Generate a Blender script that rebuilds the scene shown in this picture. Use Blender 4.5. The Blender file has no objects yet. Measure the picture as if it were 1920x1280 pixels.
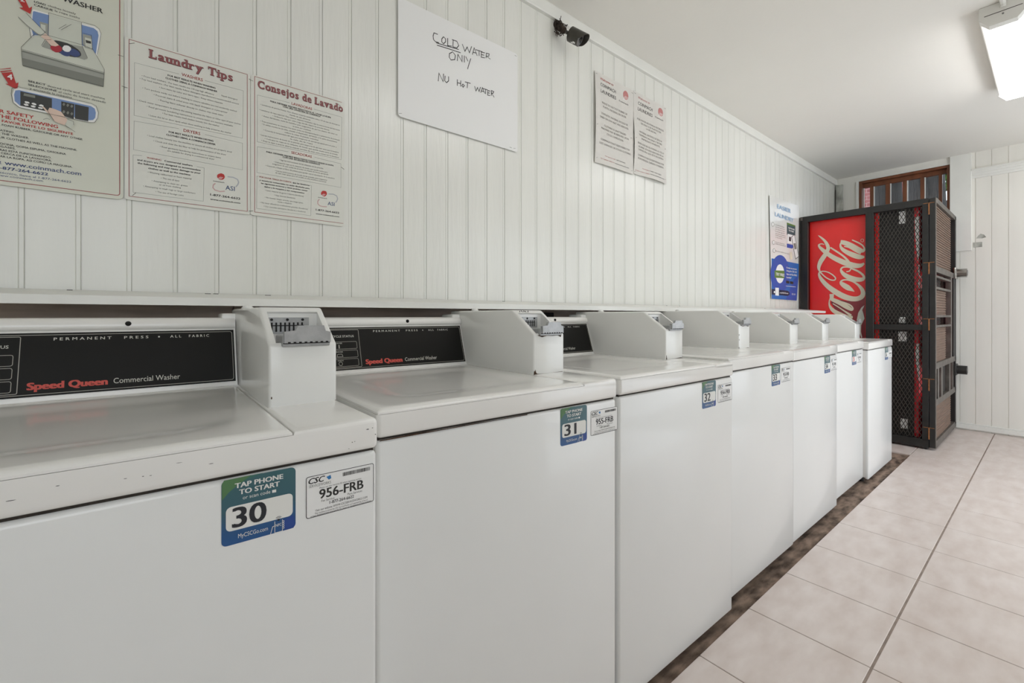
import bpy, bmesh, math, random
from mathutils import Vector, Matrix
random.seed(7)
SC = bpy.context.scene
COL = SC.collection
PI = math.pi

# ------------------------------------------------------------ camera, world, lights, exposure
cam_data = bpy.data.cameras.new('camera')
cam = bpy.data.objects.new('camera', cam_data)
COL.objects.link(cam)
cam.location = (0.0, 0.0, 1.06)
cam.rotation_euler = (PI / 2, 0.0, -math.radians(39.2))
cam_data.sensor_width = 36.0
cam_data.lens = 36.0 * 833.0 / 1920.0
cam_data.shift_y = -48.0 / 1920.0
cam_data.clip_start = 0.02
SC.camera = cam

world = bpy.data.worlds.new('sky'); SC.world = world
world.use_nodes = True
bg = world.node_tree.nodes['Background']
bg.inputs[0].default_value = (0.88, 0.94, 1.0, 1.0)
bg.inputs[1].default_value = 2.4

def area(name, loc, rot, sx, sy, power, colour):
    d = bpy.data.lights.new(name, 'AREA'); d.shape = 'RECTANGLE'; d.size = sx; d.size_y = sy
    d.energy = power; d.color = colour
    o = bpy.data.objects.new(name, d); COL.objects.link(o); o.location = loc; o.rotation_euler = rot
    return o
# daylight entering through the right-hand doorway, plus fill from an added unseen window
area('doorway_daylight', (3.95, -1.45, 1.10), (-PI / 2, 0, 0), 2.9, 2.05, 58.0, (0.86, 0.94, 1.0))
area('added_window_fill', (-0.55, -1.45, 1.55), (-PI / 2, 0, 0), 1.5, 1.1, 4.0, (0.98, 0.985, 0.97))
TUBE = 12.0            # strength of the ceiling tubes
SC.view_settings.view_transform = 'Standard'
SC.view_settings.look = 'None'
SC.view_settings.gamma = 1.0
SC.view_settings.use_curve_mapping = False
SC.view_settings.exposure = 0.20
try:
    SC.cycles.use_denoising = True
    SC.cycles.max_bounces = 10
    SC.cycles.diffuse_bounces = 8
except Exception:
    pass

# ------------------------------------------------------------ materials
def lin(c):
    c = c / 255.0
    return c / 12.92 if c <= 0.04045 else ((c + 0.055) / 1.055) ** 2.4
def rgb(r, g, b): return (lin(r), lin(g), lin(b), 1.0)

def mat(name, col, rough=0.5, metal=0.0, var=0.0, vscale=8.0, stretch=(1, 1, 1), bump=0.0, bscale=60.0, coat=0.0, spec=0.5, col2=None, emit=0.0):
    m = bpy.data.materials.new(name); m.use_nodes = True
    nt = m.node_tree; N = nt.nodes; L = nt.links
    b = N['Principled BSDF']
    b.inputs['Base Color'].default_value = col
    b.inputs['Roughness'].default_value = rough
    b.inputs['Metallic'].default_value = metal
    b.inputs['Specular IOR Level'].default_value = spec
    b.inputs['Coat Weight'].default_value = coat
    b.inputs['Coat Roughness'].default_value = 0.06
    if emit:
        b.inputs['Emission Color'].default_value = col
        b.inputs['Emission Strength'].default_value = emit
    tc = N.new('ShaderNodeTexCoord'); mp = N.new('ShaderNodeMapping')
    mp.inputs['Scale'].default_value = stretch
    L.new(tc.outputs['Object'], mp.inputs['Vector'])
    if var > 0 or col2 is not None:
        n = N.new('ShaderNodeTexNoise'); n.inputs['Scale'].default_value = vscale; n.inputs['Detail'].default_value = 6.0
        L.new(mp.outputs[0], n.inputs['Vector'])
        r = N.new('ShaderNodeMapRange'); r.inputs['From Min'].default_value = 0.34; r.inputs['From Max'].default_value = 0.66
        L.new(n.outputs['Fac'], r.inputs['Value'])
        mx = N.new('ShaderNodeMix'); mx.data_type = 'RGBA'
        mx.inputs['A'].default_value = col
        c2 = col2 if col2 is not None else (col[0] * (1 - var), col[1] * (1 - var), col[2] * (1 - var), 1)
        mx.inputs['B'].default_value = c2
        L.new(r.outputs[0], mx.inputs['Factor']); L.new(mx.outputs['Result'], b.inputs['Base Color'])
    if bump > 0:
        n2 = N.new('ShaderNodeTexNoise'); n2.inputs['Scale'].default_value = bscale; n2.inputs['Detail'].default_value = 5.0
        L.new(mp.outputs[0], n2.inputs['Vector'])
        bp = N.new('ShaderNodeBump'); bp.inputs['Strength'].default_value = bump; bp.inputs['Distance'].default_value = 0.01
        L.new(n2.outputs['Fac'], bp.inputs['Height']); L.new(bp.outputs[0], b.inputs['Normal'])
    return m

M = {}
M['wall'] = mat('white_wall_paint', rgb(229, 229, 223), 0.26, var=0.05, vscale=3.0, bump=0.10, bscale=26, stretch=(3, 3, .35))
M['wallback'] = mat('white_back_wall_paint', rgb(232, 230, 223), 0.42, var=0.04, vscale=3.0, bump=0.08, bscale=26, stretch=(3, 3, .35))
M['trim'] = mat('white_trim_paint', rgb(230, 230, 225), 0.35, var=0.04, vscale=6, bump=0.05)
M['ceiling'] = mat('ceiling_paint', rgb(236, 234, 228), 0.7, var=0.02, vscale=1.5, bump=0.12, bscale=55)
M['enamel'] = mat('white_enamel', rgb(234, 233, 230), 0.22, var=0.02, vscale=4, bump=0.004, bscale=9, coat=0.5)
M['enamel_front'] = mat('white_enamel_front', rgb(228, 229, 228), 0.30, var=0.025, vscale=3.5, bump=0.006, bscale=5, coat=0.3)
M['coinwhite'] = mat('white_coated_steel', rgb(230, 230, 227), 0.28, var=0.02, vscale=9, bump=0.01, bscale=90, coat=0.35)
M['seam'] = mat('dark_seam', rgb(52, 46, 40), 0.9)
M['panel'] = mat('black_panel', rgb(24, 23, 21), 0.45, var=0.12, vscale=14, spec=0.22)
M['silver'] = mat('silver_line', rgb(168, 166, 158), 0.4)
M['steel'] = mat('grey_steel', rgb(150, 150, 150), 0.38, metal=0.75, var=0.25, vscale=40, bump=0.03, bscale=160)
M['zinc'] = mat('zinc_alloy', rgb(176, 177, 178), 0.42, metal=0.55, var=0.2, vscale=55, bump=0.04, bscale=200)
M['chrome'] = mat('chrome', rgb(190, 188, 184), 0.16, metal=1.0, var=0.1, vscale=30)
M['slot'] = mat('black_slot', rgb(14, 14, 14), 0.8)
M['rust'] = mat('rust', rgb(88, 62, 42), 0.9, var=0.5, vscale=120, col2=rgb(38, 28, 20))
M['blackchip'] = mat('bare_metal_chip', rgb(40, 38, 36), 0.8)
M['ledger'] = mat('bare_brown_board', rgb(206, 190, 178), 0.75, var=0.3, vscale=5, stretch=(1, 4, 8), bump=0.05)
M['tile'] = mat('beige_tile', rgb(222, 212, 207), 0.36, vscale=7, stretch=(1, 2.2, 1), col2=rgb(208, 195, 188), bump=0.02, bscale=14)
M['grout'] = mat('brown_grout', rgb(152, 137, 127), 0.9, var=0.25, vscale=30)
M['concrete'] = mat('dirty_concrete', rgb(158, 136, 120), 0.85, vscale=11, stretch=(1, 2.5, 1), col2=rgb(72, 58, 48), bump=0.2, bscale=40)
M['brown'] = mat('brown_stained_wood', rgb(136, 82, 52), 0.55, var=0.35, vscale=14, stretch=(1, 1, .2), bump=0.05)
M['black_iron'] = mat('black_painted_iron', rgb(38, 37, 36), 0.42, var=0.3, vscale=12, bump=0.06, bscale=70)
M['mesh_iron'] = mat('grey_brown_mesh_iron', rgb(66, 61, 56), 0.5, var=0.3, vscale=10)
M['hinge'] = mat('orange_rust', rgb(150, 98, 58), 0.8, var=0.4, vscale=60)
M['worn_iron'] = mat('worn_grey_iron', rgb(112, 106, 100), 0.45, metal=0.4, var=0.4, vscale=16, bump=0.05)
M['slat'] = mat('brown_slat', rgb(118, 92, 76), 0.5, var=0.3, vscale=6, stretch=(1, 1, 12))
M['vred'] = mat('vending_red', rgb(240, 40, 38), 0.30, var=0.08, vscale=4, coat=0.2)
M['vredgloss'] = mat('vending_door_red', rgb(214, 40, 50), 0.28, coat=0.4)
M['maroon'] = mat('maroon_tone', rgb(140, 52, 58), 0.35, var=0.15, vscale=9)
M['cream'] = mat('cream_print', rgb(232, 216, 180), 0.45, var=0.16, vscale=45)
M['vblack'] = mat('vending_black', rgb(24, 23, 22), 0.5, var=0.2, vscale=30)
M['sheet_green'] = mat('pale_grey_green_vinyl', rgb(213, 214, 200), 0.32, var=0.04, vscale=5)
M['sheet'] = mat('white_vinyl', rgb(222, 222, 214), 0.36, var=0.03, vscale=7)
M['paper'] = mat('white_card', rgb(232, 232, 231), 0.45)
M['paper_dim'] = mat('greyish_paper', rgb(216, 213, 207), 0.6, var=0.04, vscale=9)
M['paper_gloss'] = mat('white_gloss_paper', rgb(226, 226, 222), 0.22, coat=0.3)
M['staple'] = mat('staple_wire', rgb(104, 104, 96), 0.45, metal=0.6)
M['camblack'] = mat('camera_black', rgb(64, 61, 54), 0.28, var=0.3, vscale=40)
M['nest'] = mat('dusty_brown_bracket', rgb(66, 54, 46), 0.9, var=0.6, vscale=120, bump=0.5, bscale=150)
M['camglass'] = mat('camera_glass', rgb(28, 28, 30), 0.08, coat=1.0)
M['lightcol'] = mat('lit_diffuser', (1.0, 0.995, 0.985, 1), 0.5, emit=TUBE)
M['housing'] = mat('fixture_white', rgb(226, 225, 220), 0.4)
M['dirty'] = mat('dirty_grey_paint', rgb(196, 198, 190), 0.6, vscale=16, stretch=(1, 1, .5), col2=rgb(130, 130, 122))
M['brick'] = None
M['bark'] = mat('dark_bark', rgb(50, 46, 44), 0.9, vscale=16, stretch=(3, 3, .6), col2=rgb(8, 8, 8), bump=0.9, bscale=22)
M['leaf'] = mat('leaf_green', rgb(96, 140, 52), 0.6, var=0.6, vscale=5)
M['soil'] = mat('outdoor_paving', rgb(130, 126, 118), 0.9, var=0.2, vscale=3)
M['roof'] = mat('grey_roof', rgb(92, 92, 100), 0.8, var=0.2, vscale=10)
INK = {'black': (44, 43, 42), 'white': (236, 236, 234), 'red': (186, 52, 48), 'brick': (168, 66, 60), 'rose': (196, 128, 126), 'title': (146, 84, 86), 'titleshade': (70, 56, 56),
       'navy': (62, 76, 122), 'greytext': (104, 104, 100), 'notegrey': (140, 137, 132), 'darkgrey': (72, 72, 72), 'steel': (78, 96, 132), 'line': (140, 144, 140), 'border': (150, 58, 60),
       'arcgrey': (176, 180, 186), 'arcpink': (206, 172, 170), 'blue': (120, 146, 192), 'grey': (158, 160, 152), 'pale': (205, 208, 196), 'mid': (128, 130, 122), 'dark': (58, 58, 56),
       'crimson': (170, 44, 56), 'skin': (224, 198, 182), 'ltblue': (150, 182, 212), 'blue2': (44, 104, 178), 'blue3': (54, 84, 168), 'green': (96, 128, 60), 'navy2': (28, 44, 72), 'teal2': (66, 92, 96),
       'cream': (222, 214, 190), 'sqred': (206, 82, 72), 'panelwhite': (206, 206, 198), 'dkgreen': (60, 108, 98), 'tapgreen': (80, 120, 78), 'tapblue': (38, 70, 142), 'hotred': (200, 70, 70), 'birdblue': (44, 116, 176), 'handink': (46, 46, 46), 'numink': (36, 38, 44), 'stickwhite': (226, 226, 222)}
_ink = {}
def ink(c):
    if c not in _ink: _ink[c] = mat('ink_' + c, rgb(*INK[c]), 0.5)
    return _ink[c]
def gradient_mat(name, stops, z0, z1, rough=0.35):
    m = bpy.data.materials.new(name); m.use_nodes = True; nt = m.node_tree; N = nt.nodes; L = nt.links
    b = N['Principled BSDF']; b.inputs['Roughness'].default_value = rough
    tc = N.new('ShaderNodeTexCoord'); sx = N.new('ShaderNodeSeparateXYZ'); L.new(tc.outputs['Object'], sx.inputs[0])
    r = N.new('ShaderNodeMapRange'); r.inputs['From Min'].default_value = z0; r.inputs['From Max'].default_value = z1
    L.new(sx.outputs['Z'], r.inputs['Value']); cr = N.new('ShaderNodeValToRGB'); L.new(r.outputs[0], cr.inputs[0])
    el = cr.color_ramp.elements
    el[0].position, el[0].color = stops[0]; el[1].position, el[1].color = stops[-1]
    for p, c in stops[1:-1]:
        e = el.new(p); e.color = c
    L.new(cr.outputs[0], b.inputs['Base Color'])
    return m
M['stickblue'] = gradient_mat('teal_to_blue_print', [(0.0, rgb(36, 84, 140)), (0.22, rgb(40, 84, 132)), (0.5, rgb(58, 96, 108)), (1.0, rgb(60, 100, 106))], 0.757, 0.846)

def brick_mat():
    m = bpy.data.materials.new('pink_brick'); m.use_nodes = True; nt = m.node_tree; N = nt.nodes; L = nt.links
    b = N['Principled BSDF']; b.inputs['Roughness'].default_value = 0.85
    tc = N.new('ShaderNodeTexCoord'); mp = N.new('ShaderNodeMapping'); mp.inputs['Rotation'].default_value = (0, PI / 2, PI / 2)
    sx = N.new('ShaderNodeSeparateXYZ'); cx = N.new('ShaderNodeCombineXYZ'); L.new(tc.outputs['Object'], sx.inputs[0])
    L.new(sx.outputs['Y'], cx.inputs['X']); L.new(sx.outputs['Z'], cx.inputs['Y'])
    br = N.new('ShaderNodeTexBrick'); br.inputs['Scale'].default_value = 4.0
    br.inputs['Color1'].default_value = rgb(158, 92, 90); br.inputs['Color2'].default_value = rgb(134, 70, 70); br.inputs['Mortar'].default_value = rgb(176, 146, 142)
    L.new(cx.outputs[0], br.inputs['Vector']); L.new(br.outputs['Color'], b.inputs['Base Color'])
    return m
M['brick'] = brick_mat()
def glass_mat():
    m = bpy.data.materials.new('window_glass'); m.use_nodes = True; nt = m.node_tree; N = nt.nodes; L = nt.links
    N.remove(N['Principled BSDF']); out = [n for n in N if n.type == 'OUTPUT_MATERIAL'][0]
    t = N.new('ShaderNodeBsdfTransparent'); t.inputs[0].default_value = (0.86, 0.88, 0.9, 1)
    g = N.new('ShaderNodeBsdfGlossy'); g.inputs['Roughness'].default_value = 0.04
    f = N.new('ShaderNodeFresnel'); mx = N.new('ShaderNodeMixShader')
    L.new(f.outputs[0], mx.inputs[0]); L.new(t.outputs[0], mx.inputs[1]); L.new(g.outputs[0], mx.inputs[2]); L.new(mx.outputs[0], out.inputs[0])
    return m
M['glass'] = glass_mat()

# ------------------------------------------------------------ mesh helpers
class MB:
    def __init__(s): s.bm = bmesh.new(); s.mats = []
    def mi(s, m):
        if m not in s.mats: s.mats.append(m)
        return s.mats.index(m)
    def faces(s, vs, fs, m):
        i = s.mi(m); V = [s.bm.verts.new(v) for v in vs]; out = []
        for f in fs:
            try:
                F = s.bm.faces.new([V[k] for k in f]); F.material_index = i; out.append(F)
            except ValueError: pass
        return V, out
    def box(s, x0, x1, y0, y1, z0, z1, m, bev=0.0, seg=3, edges=None):
        vs = [(x, y, z) for x in (x0, x1) for y in (y0, y1) for z in (z0, z1)]
        fs = [(0, 1, 3, 2), (4, 6, 7, 5), (0, 4, 5, 1), (2, 3, 7, 6), (0, 2, 6, 4), (1, 5, 7, 3)]
        V, F = s.faces(vs, fs, m)
        if bev > 0:
            E = set()
            for f in F: E.update(f.edges)
            E = [e for e in E if edges is None or edges(e)]
            i = s.mi(m)
            r = bmesh.ops.bevel(s.bm, geom=E, offset=bev, segments=seg, profile=0.5, affect='EDGES', clamp_overlap=True)
            for f in r['faces']: f.material_index = i
        return V
    def obox(s, c, ux, uy, uz, hx, hy, hz, m):
        c = Vector(c); ux = Vector(ux).normalized(); uy = Vector(uy).normalized(); uz = Vector(uz).normalized()
        vs = [c + ux * (a * hx) + uy * (b * hy) + uz * (d * hz) for a in (-1, 1) for b in (-1, 1) for d in (-1, 1)]
        return s.faces(vs, [(0, 1, 3, 2), (4, 6, 7, 5), (0, 4, 5, 1), (2, 3, 7, 6), (0, 2, 6, 4), (1, 5, 7, 3)], m)
    def tube(s, p0, p1, r0, m, r1=None, n=16, cap=True):
        p0 = Vector(p0); p1 = Vector(p1); r1 = r0 if r1 is None else r1
        d = (p1 - p0).normalized(); a = d.orthogonal().normalized(); b = d.cross(a)
        vs = []
        for p, r in ((p0, r0), (p1, r1)):
            for k in range(n):
                t = 2 * PI * k / n; vs.append(p + a * (r * math.cos(t)) + b * (r * math.sin(t)))
        fs = [(k, (k + 1) % n, n + (k + 1) % n, n + k) for k in range(n)]
        if cap: fs += [tuple(range(n - 1, -1, -1)), tuple(range(n, 2 * n))]
        return s.faces(vs, fs, m)
    def path(s, P, r, m, n=8):
        for a, b in zip(P, P[1:]): s.tube(a, b, r, m, n=n)
    def prism(s, poly, f0, f1, m):
        """poly: 2-D points, f0/f1 map a 2-D point to the two end caps"""
        n = len(poly); vs = [f0(*p) for p in poly] + [f1(*p) for p in poly]
        fs = [tuple(range(n - 1, -1, -1)), tuple(range(n, 2 * n))] + [(k, (k + 1) % n, n + (k + 1) % n, n + k) for k in range(n)]
        return s.faces(vs, fs, m)
    def sphere(s, c, r, m, nu=16, nv=10, sz=1.0, half=False):
        vs = []; fs = []
        top = nv
        for j in range(nv + 1):
            ph = (PI / 2 if half else PI) * j / nv
            for i in range(nu):
                t = 2 * PI * i / nu
                vs.append((c[0] + r * math.sin(ph) * math.cos(t), c[1] + r * math.sin(ph) * math.sin(t), c[2] + r * sz * math.cos(ph)))
        for j in range(nv):
            for i in range(nu): fs.append((j * nu + i, (j + 1) * nu + i, (j + 1) * nu + (i + 1) % nu, j * nu + (i + 1) % nu))
        return s.faces(vs, fs, m)
    def build(s, name, parent=None, origin=(0, 0, 0), smooth=None, recalc=True):
        if recalc: bmesh.ops.recalc_face_normals(s.bm, faces=s.bm.faces[:])
        if origin != (0, 0, 0): bmesh.ops.translate(s.bm, verts=s.bm.verts[:], vec=-Vector(origin))
        me = bpy.data.meshes.new(name); s.bm.to_mesh(me); s.bm.free()
        for m in s.mats: me.materials.append(m)
        if smooth:
            for p in me.polygons: p.use_smooth = True
            me.set_sharp_from_angle(angle=math.radians(smooth))
        o = bpy.data.objects.new(name, me); COL.objects.link(o)
        if parent is not None: o.parent = parent
        elif origin != (0, 0, 0): o.location = origin
        return o

def thing(name, label, cat, loc=(0, 0, 0), rz=0.0, group=None):
    o = bpy.data.objects.new(name, None); COL.objects.link(o); o.location = loc; o.rotation_euler = (0, 0, rz)
    o.empty_display_size = 0.1
    o['label'] = label; o['category'] = cat
    if group: o['group'] = group
    return o
def tag(o, label, cat, group=None):
    o['label'] = label; o['category'] = cat
    if group: o['group'] = group
    return o
def struct(o): o['kind'] = 'structure'; return o

# ------------------------------------------------------------ setting
WY = 1.55        # face of the long wall behind the machines
BX = 5.89        # face of the far end wall
CZ = 2.565       # ceiling height
RY = -1.25       # right-hand wall
FX = -2.1        # wall behind the camera
GAPY = 0.7055    # edge of the floor tiles
T = 0.3528

# floor: tiles with grout joints, and the bare strip under the machines
f = MB()
f.box(FX - .1, BX + .1, GAPY - 0.004, WY + .1, -.09, -.012, M['concrete'])
f.box(FX - .1, BX + .1, RY - .1, GAPY - 0.004, -.09, -.0014, M['grout'])
x0 = 2.0375
kx0 = int(math.floor((FX - .1 - x0) / T)); kx1 = int(math.ceil((BX - x0) / T))
for kx in range(kx0, kx1 + 1):
    a, b = x0 + kx * T + .0017, x0 + (kx + 1) * T - .0017
    a = max(a, FX - .1); b = min(b, BX + .05)
    if b - a < .01: continue
    for ky in range(6):
        y1 = GAPY - ky * T - (.0035 if ky else 0.0); y0 = GAPY - (ky + 1) * T + .0035
        y0 = max(y0, RY - .1)
        if y1 - y0 < .01: continue
        f.box(a, b, y0, y1, -.012, 0.0, M['tile'], bev=.0012, seg=1)
# tiles continue to the end wall behind the row
for kx in range(kx0, kx1 + 1):
    a, b = x0 + kx * T + .0017, x0 + (kx + 1) * T - .0017
    if a < 4.48: continue
    b = min(b, BX + .05)
    for ky in range(3):
        y0 = GAPY + ky * T + .0035; y1 = min(GAPY + (ky + 1) * T - .0035, WY)
        if y1 > y0 and b - a > .01: f.box(a, b, y0, y1, -.012, 0.0, M['tile'], bev=.0012, seg=1)
struct(f.build('floor'))

c = MB(); c.box(FX - .1, BX + .1, RY - .1, WY + .1, CZ, CZ + .1, M['ceiling']); struct(c.build('ceiling'))

# long wall of tongue-and-groove boards
prof = [(FX - .1, WY + .1), (FX - .1, WY)]
k = int(math.floor((FX - .06) / .0968)) + 1
while .060 + .0968 * k < BX:
    g = .060 + .0968 * k
    j = random.uniform(-.0006, .0006)
    prof += [(g - .0112, WY + j), (g - .0100, WY + .0016), (g - .0088, WY + .0002), (g - .0014, WY + .0004), (g - .0005, WY + .0036), (g + .0005, WY + .0036), (g + .0013, WY + j * .5)]
    k += 1
prof += [(BX + .1, WY), (BX + .1, WY + .1)]
w = MB(); w.prism(prof, lambda x, y: (x, y, -.09), lambda x, y: (x, y, CZ + .05), M['wall']); struct(w.build('wall_left'))
# trim under the ceiling
t = MB()
t.prism([(WY, CZ - .066), (WY - .017, CZ - .066), (WY - .019, CZ - .060), (WY - .019, CZ - .012), (WY - .012, CZ), (WY, CZ)], lambda y, z: (FX, y, z), lambda y, z: (BX, y, z), M['trim'])
struct(t.build('trim_1'))

# far end wall with a high window opening
WIN = (.640, 1.340, 1.72, 2.497)
b = MB(); wb = M['wallback']
def plain(y0, y1, z0, z1, x=BX): b.box(x, BX + .13, y0, y1, z0, z1, wb)
plain(WIN[1], WY + .1, -.09, CZ + .05)
plain(WIN[0], WIN[1], WIN[3], CZ + .05); plain(WIN[0], WIN[1], -.09, WIN[2])
prof = [(WIN[0], BX + .13), (WIN[0], BX)]
yy = .575
while yy > RY - .1:
    prof += [(yy + .003, BX), (yy + .0012, BX + .005), (yy - .0012, BX + .005), (yy - .003, BX)]
    yy -= .1015
prof += [(RY - .1, BX), (RY - .1, BX + .13)]
b.prism(prof, lambda y, x: (x, y, -.09), lambda y, x: (x, y, CZ + .05), wb)
struct(b.build('wall_back'))
t = MB(); t.box(BX - .022, BX, .497, .640, 1.665, CZ, M['trim'], bev=.002, seg=1); struct(t.build('trim_2'))
t = MB()
t.prism([(0, 2.325), (-.008, 2.325), (-.010, 2.343), (-.014, 2.346), (-.014, 2.366), (-.019, 2.370), (-.019, 2.390), (-.024, 2.394), (-.024, 2.408), (0, 2.408)],
        lambda x, z: (BX + x, .497, z), lambda x, z: (BX + x, RY, z), M['trim'])
struct(t.build('trim_3'))
t = MB(); t.box(BX - .035, BX, 1.478, 1.540, 0.0, CZ - .07, M['dirty'], bev=.003, seg=1)
t.box(BX - .036, BX - .02, 1.536, 1.541, 1.6, CZ - .12, M['seam']); struct(t.build('trim_4'))
t = MB(); t.box(BX - .02, BX, RY, .60, .012, .052, M['trim'], bev=.003, seg=1); t.box(BX - .012, BX, RY, .60, .052, .066, M['trim'], bev=.003, seg=1)
struct(t.build('baseboard_back'))
t = MB(); t.box(BX - .006, BX, .43, .487, 1.690, 1.735, M['dirty'], bev=.001, seg=1)
o = t.build('paint_patch', origin=(BX, .458, 1.69)); tag(o, 'small square scar of torn grey paint on the far white wall', 'paint scar')
t = MB(); t.prism([(.405, 1.775), (.43, 1.768), (.468, 1.772), (.455, 1.795), (.440, 1.812), (.418, 1.80)], lambda y, z: (BX - .0012, y, z), lambda y, z: (BX, y, z), M['dirty'])
o = t.build('paint_patch', origin=(BX, .435, 1.77)); tag(o, 'ragged paint scar just above the square one on far wall', 'paint scar')

# right-hand wall with a wide doorway and an added window behind the camera's shoulder
r = MB()
def rw(x0, x1, z0, z1): r.box(x0, x1, RY - .12, RY, z0, z1, wb)
rw(FX - .1, -1.3, -.09, CZ + .05); rw(-1.3, .2, -.09, 1.0); rw(-1.3, .2, 2.1, CZ + .05); rw(.2, 2.5, -.09, CZ + .05); rw(2.5, 5.4, 2.12, CZ + .05); rw(5.4, BX + .1, -.09, CZ + .05)
struct(r.build('wall_right'))
r = MB(); r.box(FX - .12, FX, RY - .1, WY + .1, -.09, CZ + .05, wb); struct(r.build('wall_front'))

# window of the far wall
win = struct(bpy.data.objects.new('window_1', None)); COL.objects.link(win); win.location = (BX, 1.0, WIN[2])
og = (BX, 1.0, WIN[2])
m = MB(); y0, y1, z0, z1 = WIN
m.box(BX + .005, BX + .125, y0, y0 + .022, z0, z1, M['brown']); m.box(BX + .005, BX + .125, y1 - .024, y1, z0, z1, M['brown'])
m.box(BX + .005, BX + .125, y0 + .022, y1 - .024, z1 - .022, z1, M['brown']); m.box(BX + .005, BX + .125, y0 + .022, y1 - .024, z0, z0 + .03, M['brown'])
m.box(BX + .060, BX + .10, y0 + .022, y1 - .024, z1 - .062, z1 - .0225, M['brown'])
m.build('window_frame', win, og)
m = MB(); m.box(BX - .012, BX + .01, y1, y1 + .024, z0 - .02, z1, M['trim'], bev=.002, seg=1); m.box(BX - .006, BX + .01, y0 - .02, y1 + .024, z1, z1 + .012, M['trim'])
m.build('casing', win, og)
# ------------------------------------------------------------ measured print: strings with left, right, baseline and cap height in metres
TXT_A2 = [
 ('white', 2, '2', -0.2355, -0.2285, 1.7995, 0.0116),
 ('white', 2, '4', -0.2562, -0.2475, 1.6097, 0.0122)]
OUTL_A = [
 [(-0.189, 1.792), (-0.132, 1.793), (-0.131, 1.737), (-0.19, 1.737), (-0.189, 1.792)],
 [(-0.234, 1.687), (-0.234, 1.692), (-0.213, 1.731), (-0.19, 1.737)],
 [(-0.131, 1.738), (-0.111, 1.733), (-0.09, 1.69), (-0.09, 1.682), (-0.234, 1.687)],
 [(-0.234, 1.687), (-0.232, 1.65), (-0.092, 1.646), (-0.09, 1.682)],
 [(-0.239, 1.761), (-0.227, 1.749), (-0.208, 1.734), (-0.203, 1.731), (-0.195, 1.742), (-0.199, 1.747), (-0.227, 1.776)],
 [(-0.221, 1.742), (-0.219, 1.721)],
 [(-0.131, 1.794), (-0.108, 1.795), (-0.1, 1.79), (-0.096, 1.779), (-0.103, 1.723)],
 [(-0.172, 1.76), (-0.159, 1.776)],
 [(-0.168, 1.759), (-0.15, 1.78)],
 [(-0.13, 1.767), (-0.114, 1.768), (-0.112, 1.734), (-0.126, 1.734)],
 [(-0.201, 1.708), (-0.195, 1.725), (-0.185, 1.728)],
 [(-0.131, 1.735), (-0.121, 1.708)],
 [(-0.249, 1.59), (-0.239, 1.597), (-0.114, 1.596), (-0.105, 1.592), (-0.101, 1.577), (-0.102, 1.563), (-0.108, 1.549), (-0.118, 1.547), (-0.237, 1.549), (-0.247, 1.558), (-0.25, 1.577), (-0.249, 1.59)],
 [(-0.157, 1.544), (-0.146, 1.541), (-0.146, 1.533)],
 [(-0.161, 1.528), (-0.143, 1.516)],
 [(-0.188, 1.564), (-0.191, 1.555), (-0.18, 1.534)],
 [(-0.198, 1.532), (-0.192, 1.536), (-0.187, 1.535)]]
TXT_A = [
 ('black', 2, 'WASHER', -0.1668, -0.0929, 1.8343, 0.0116),
 ('black', 2, 'LOAD', -0.2141, -0.1946, 1.8089, 0.0045),
 ('black', 0, 'clothes loosely', -0.1912, -0.1424, 1.8097, 0.0047),
 ('black', 2, 'CARGUE', -0.2143, -0.1825, 1.8012, 0.0045),
 ('black', 0, 'la ropa suelta', -0.1791, -0.1353, 1.8021, 0.0047),
 ('black', 2, 'SELECT', -0.224, -0.1946, 1.6158, 0.0044),
 ('black', 0, 'desired cycle and start machine', -0.1919, -0.0892, 1.6149, 0.0047),
 ('black', 2, 'SELECCIONE', -0.224, -0.1754, 1.6072, 0.0045),
 ('black', 0, 'el ciclo de lavado deseado', -0.173, -0.0872, 1.6061, 0.0048),
 ('black', 0, 'y encienda la máquina', -0.2214, -0.1494, 1.5992, 0.0046),
 ('red', 2, 'R SAFETY', -0.2691, -0.2143, 1.5302, 0.0076),
 ('red', 2, 'THE FOLLOWING', -0.2739, -0.1737, 1.5187, 0.0076),
 ('red', 2, 'FAVOR EVITE LO SIGUIENTE', -0.2654, -0.1473, 1.509, 0.0056),
 ('black', 1, ', FOAM RUBBER, GASOLINE OR ANY OTHER', -0.2691, -0.1303, 1.5004, 0.0045),
 ('black', 1, 'ATING.', -0.2685, -0.2456, 1.4875, 0.0043),
 ('black', 1, 'THE WASHER.', -0.266, -0.2221, 1.4802, 0.0044),
 ('black', 1, 'UR CLOTHES AS WELL AS THE MACHINE.', -0.2694, -0.1403, 1.4711, 0.0045),
 ('black', 1, 'OCINA, GOMA ESPUMA, GASOLINA', -0.2685, -0.1599, 1.4566, 0.0044),
 ('black', 1, 'GASES.', -0.2679, -0.2437, 1.4501, 0.0043),
 ('black', 1, 'RAS ESTÁ FUNCIONANDO.', -0.2685, -0.1852, 1.4421, 0.0044),
 ('black', 1, 'CERCA DE LA LAVADORA.', -0.2666, -0.1845, 1.4349, 0.0044),
 ('black', 1, 'AR LA ROPA, ASI COMO LA MAQUINA.', -0.2685, -0.1487, 1.4273, 0.0045),
 ('navy', 1, 't', -0.2691, -0.2663, 1.4112, 0.0085),
 ('navy', 1, 'www.coinmach.com', -0.2611, -0.1327, 1.4112, 0.0093),
 ('navy', 2, '-877-264-6622', -0.2685, -0.1906, 1.3996, 0.0066),
 ('navy', 0, 'técnico, llame al 1-877-264-6622', -0.2685, -0.1508, 1.3895, 0.0049),
 ('navy', 0, 'ww.coinmach.com', -0.2685, -0.1992, 1.3829, 0.0048)]
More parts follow.
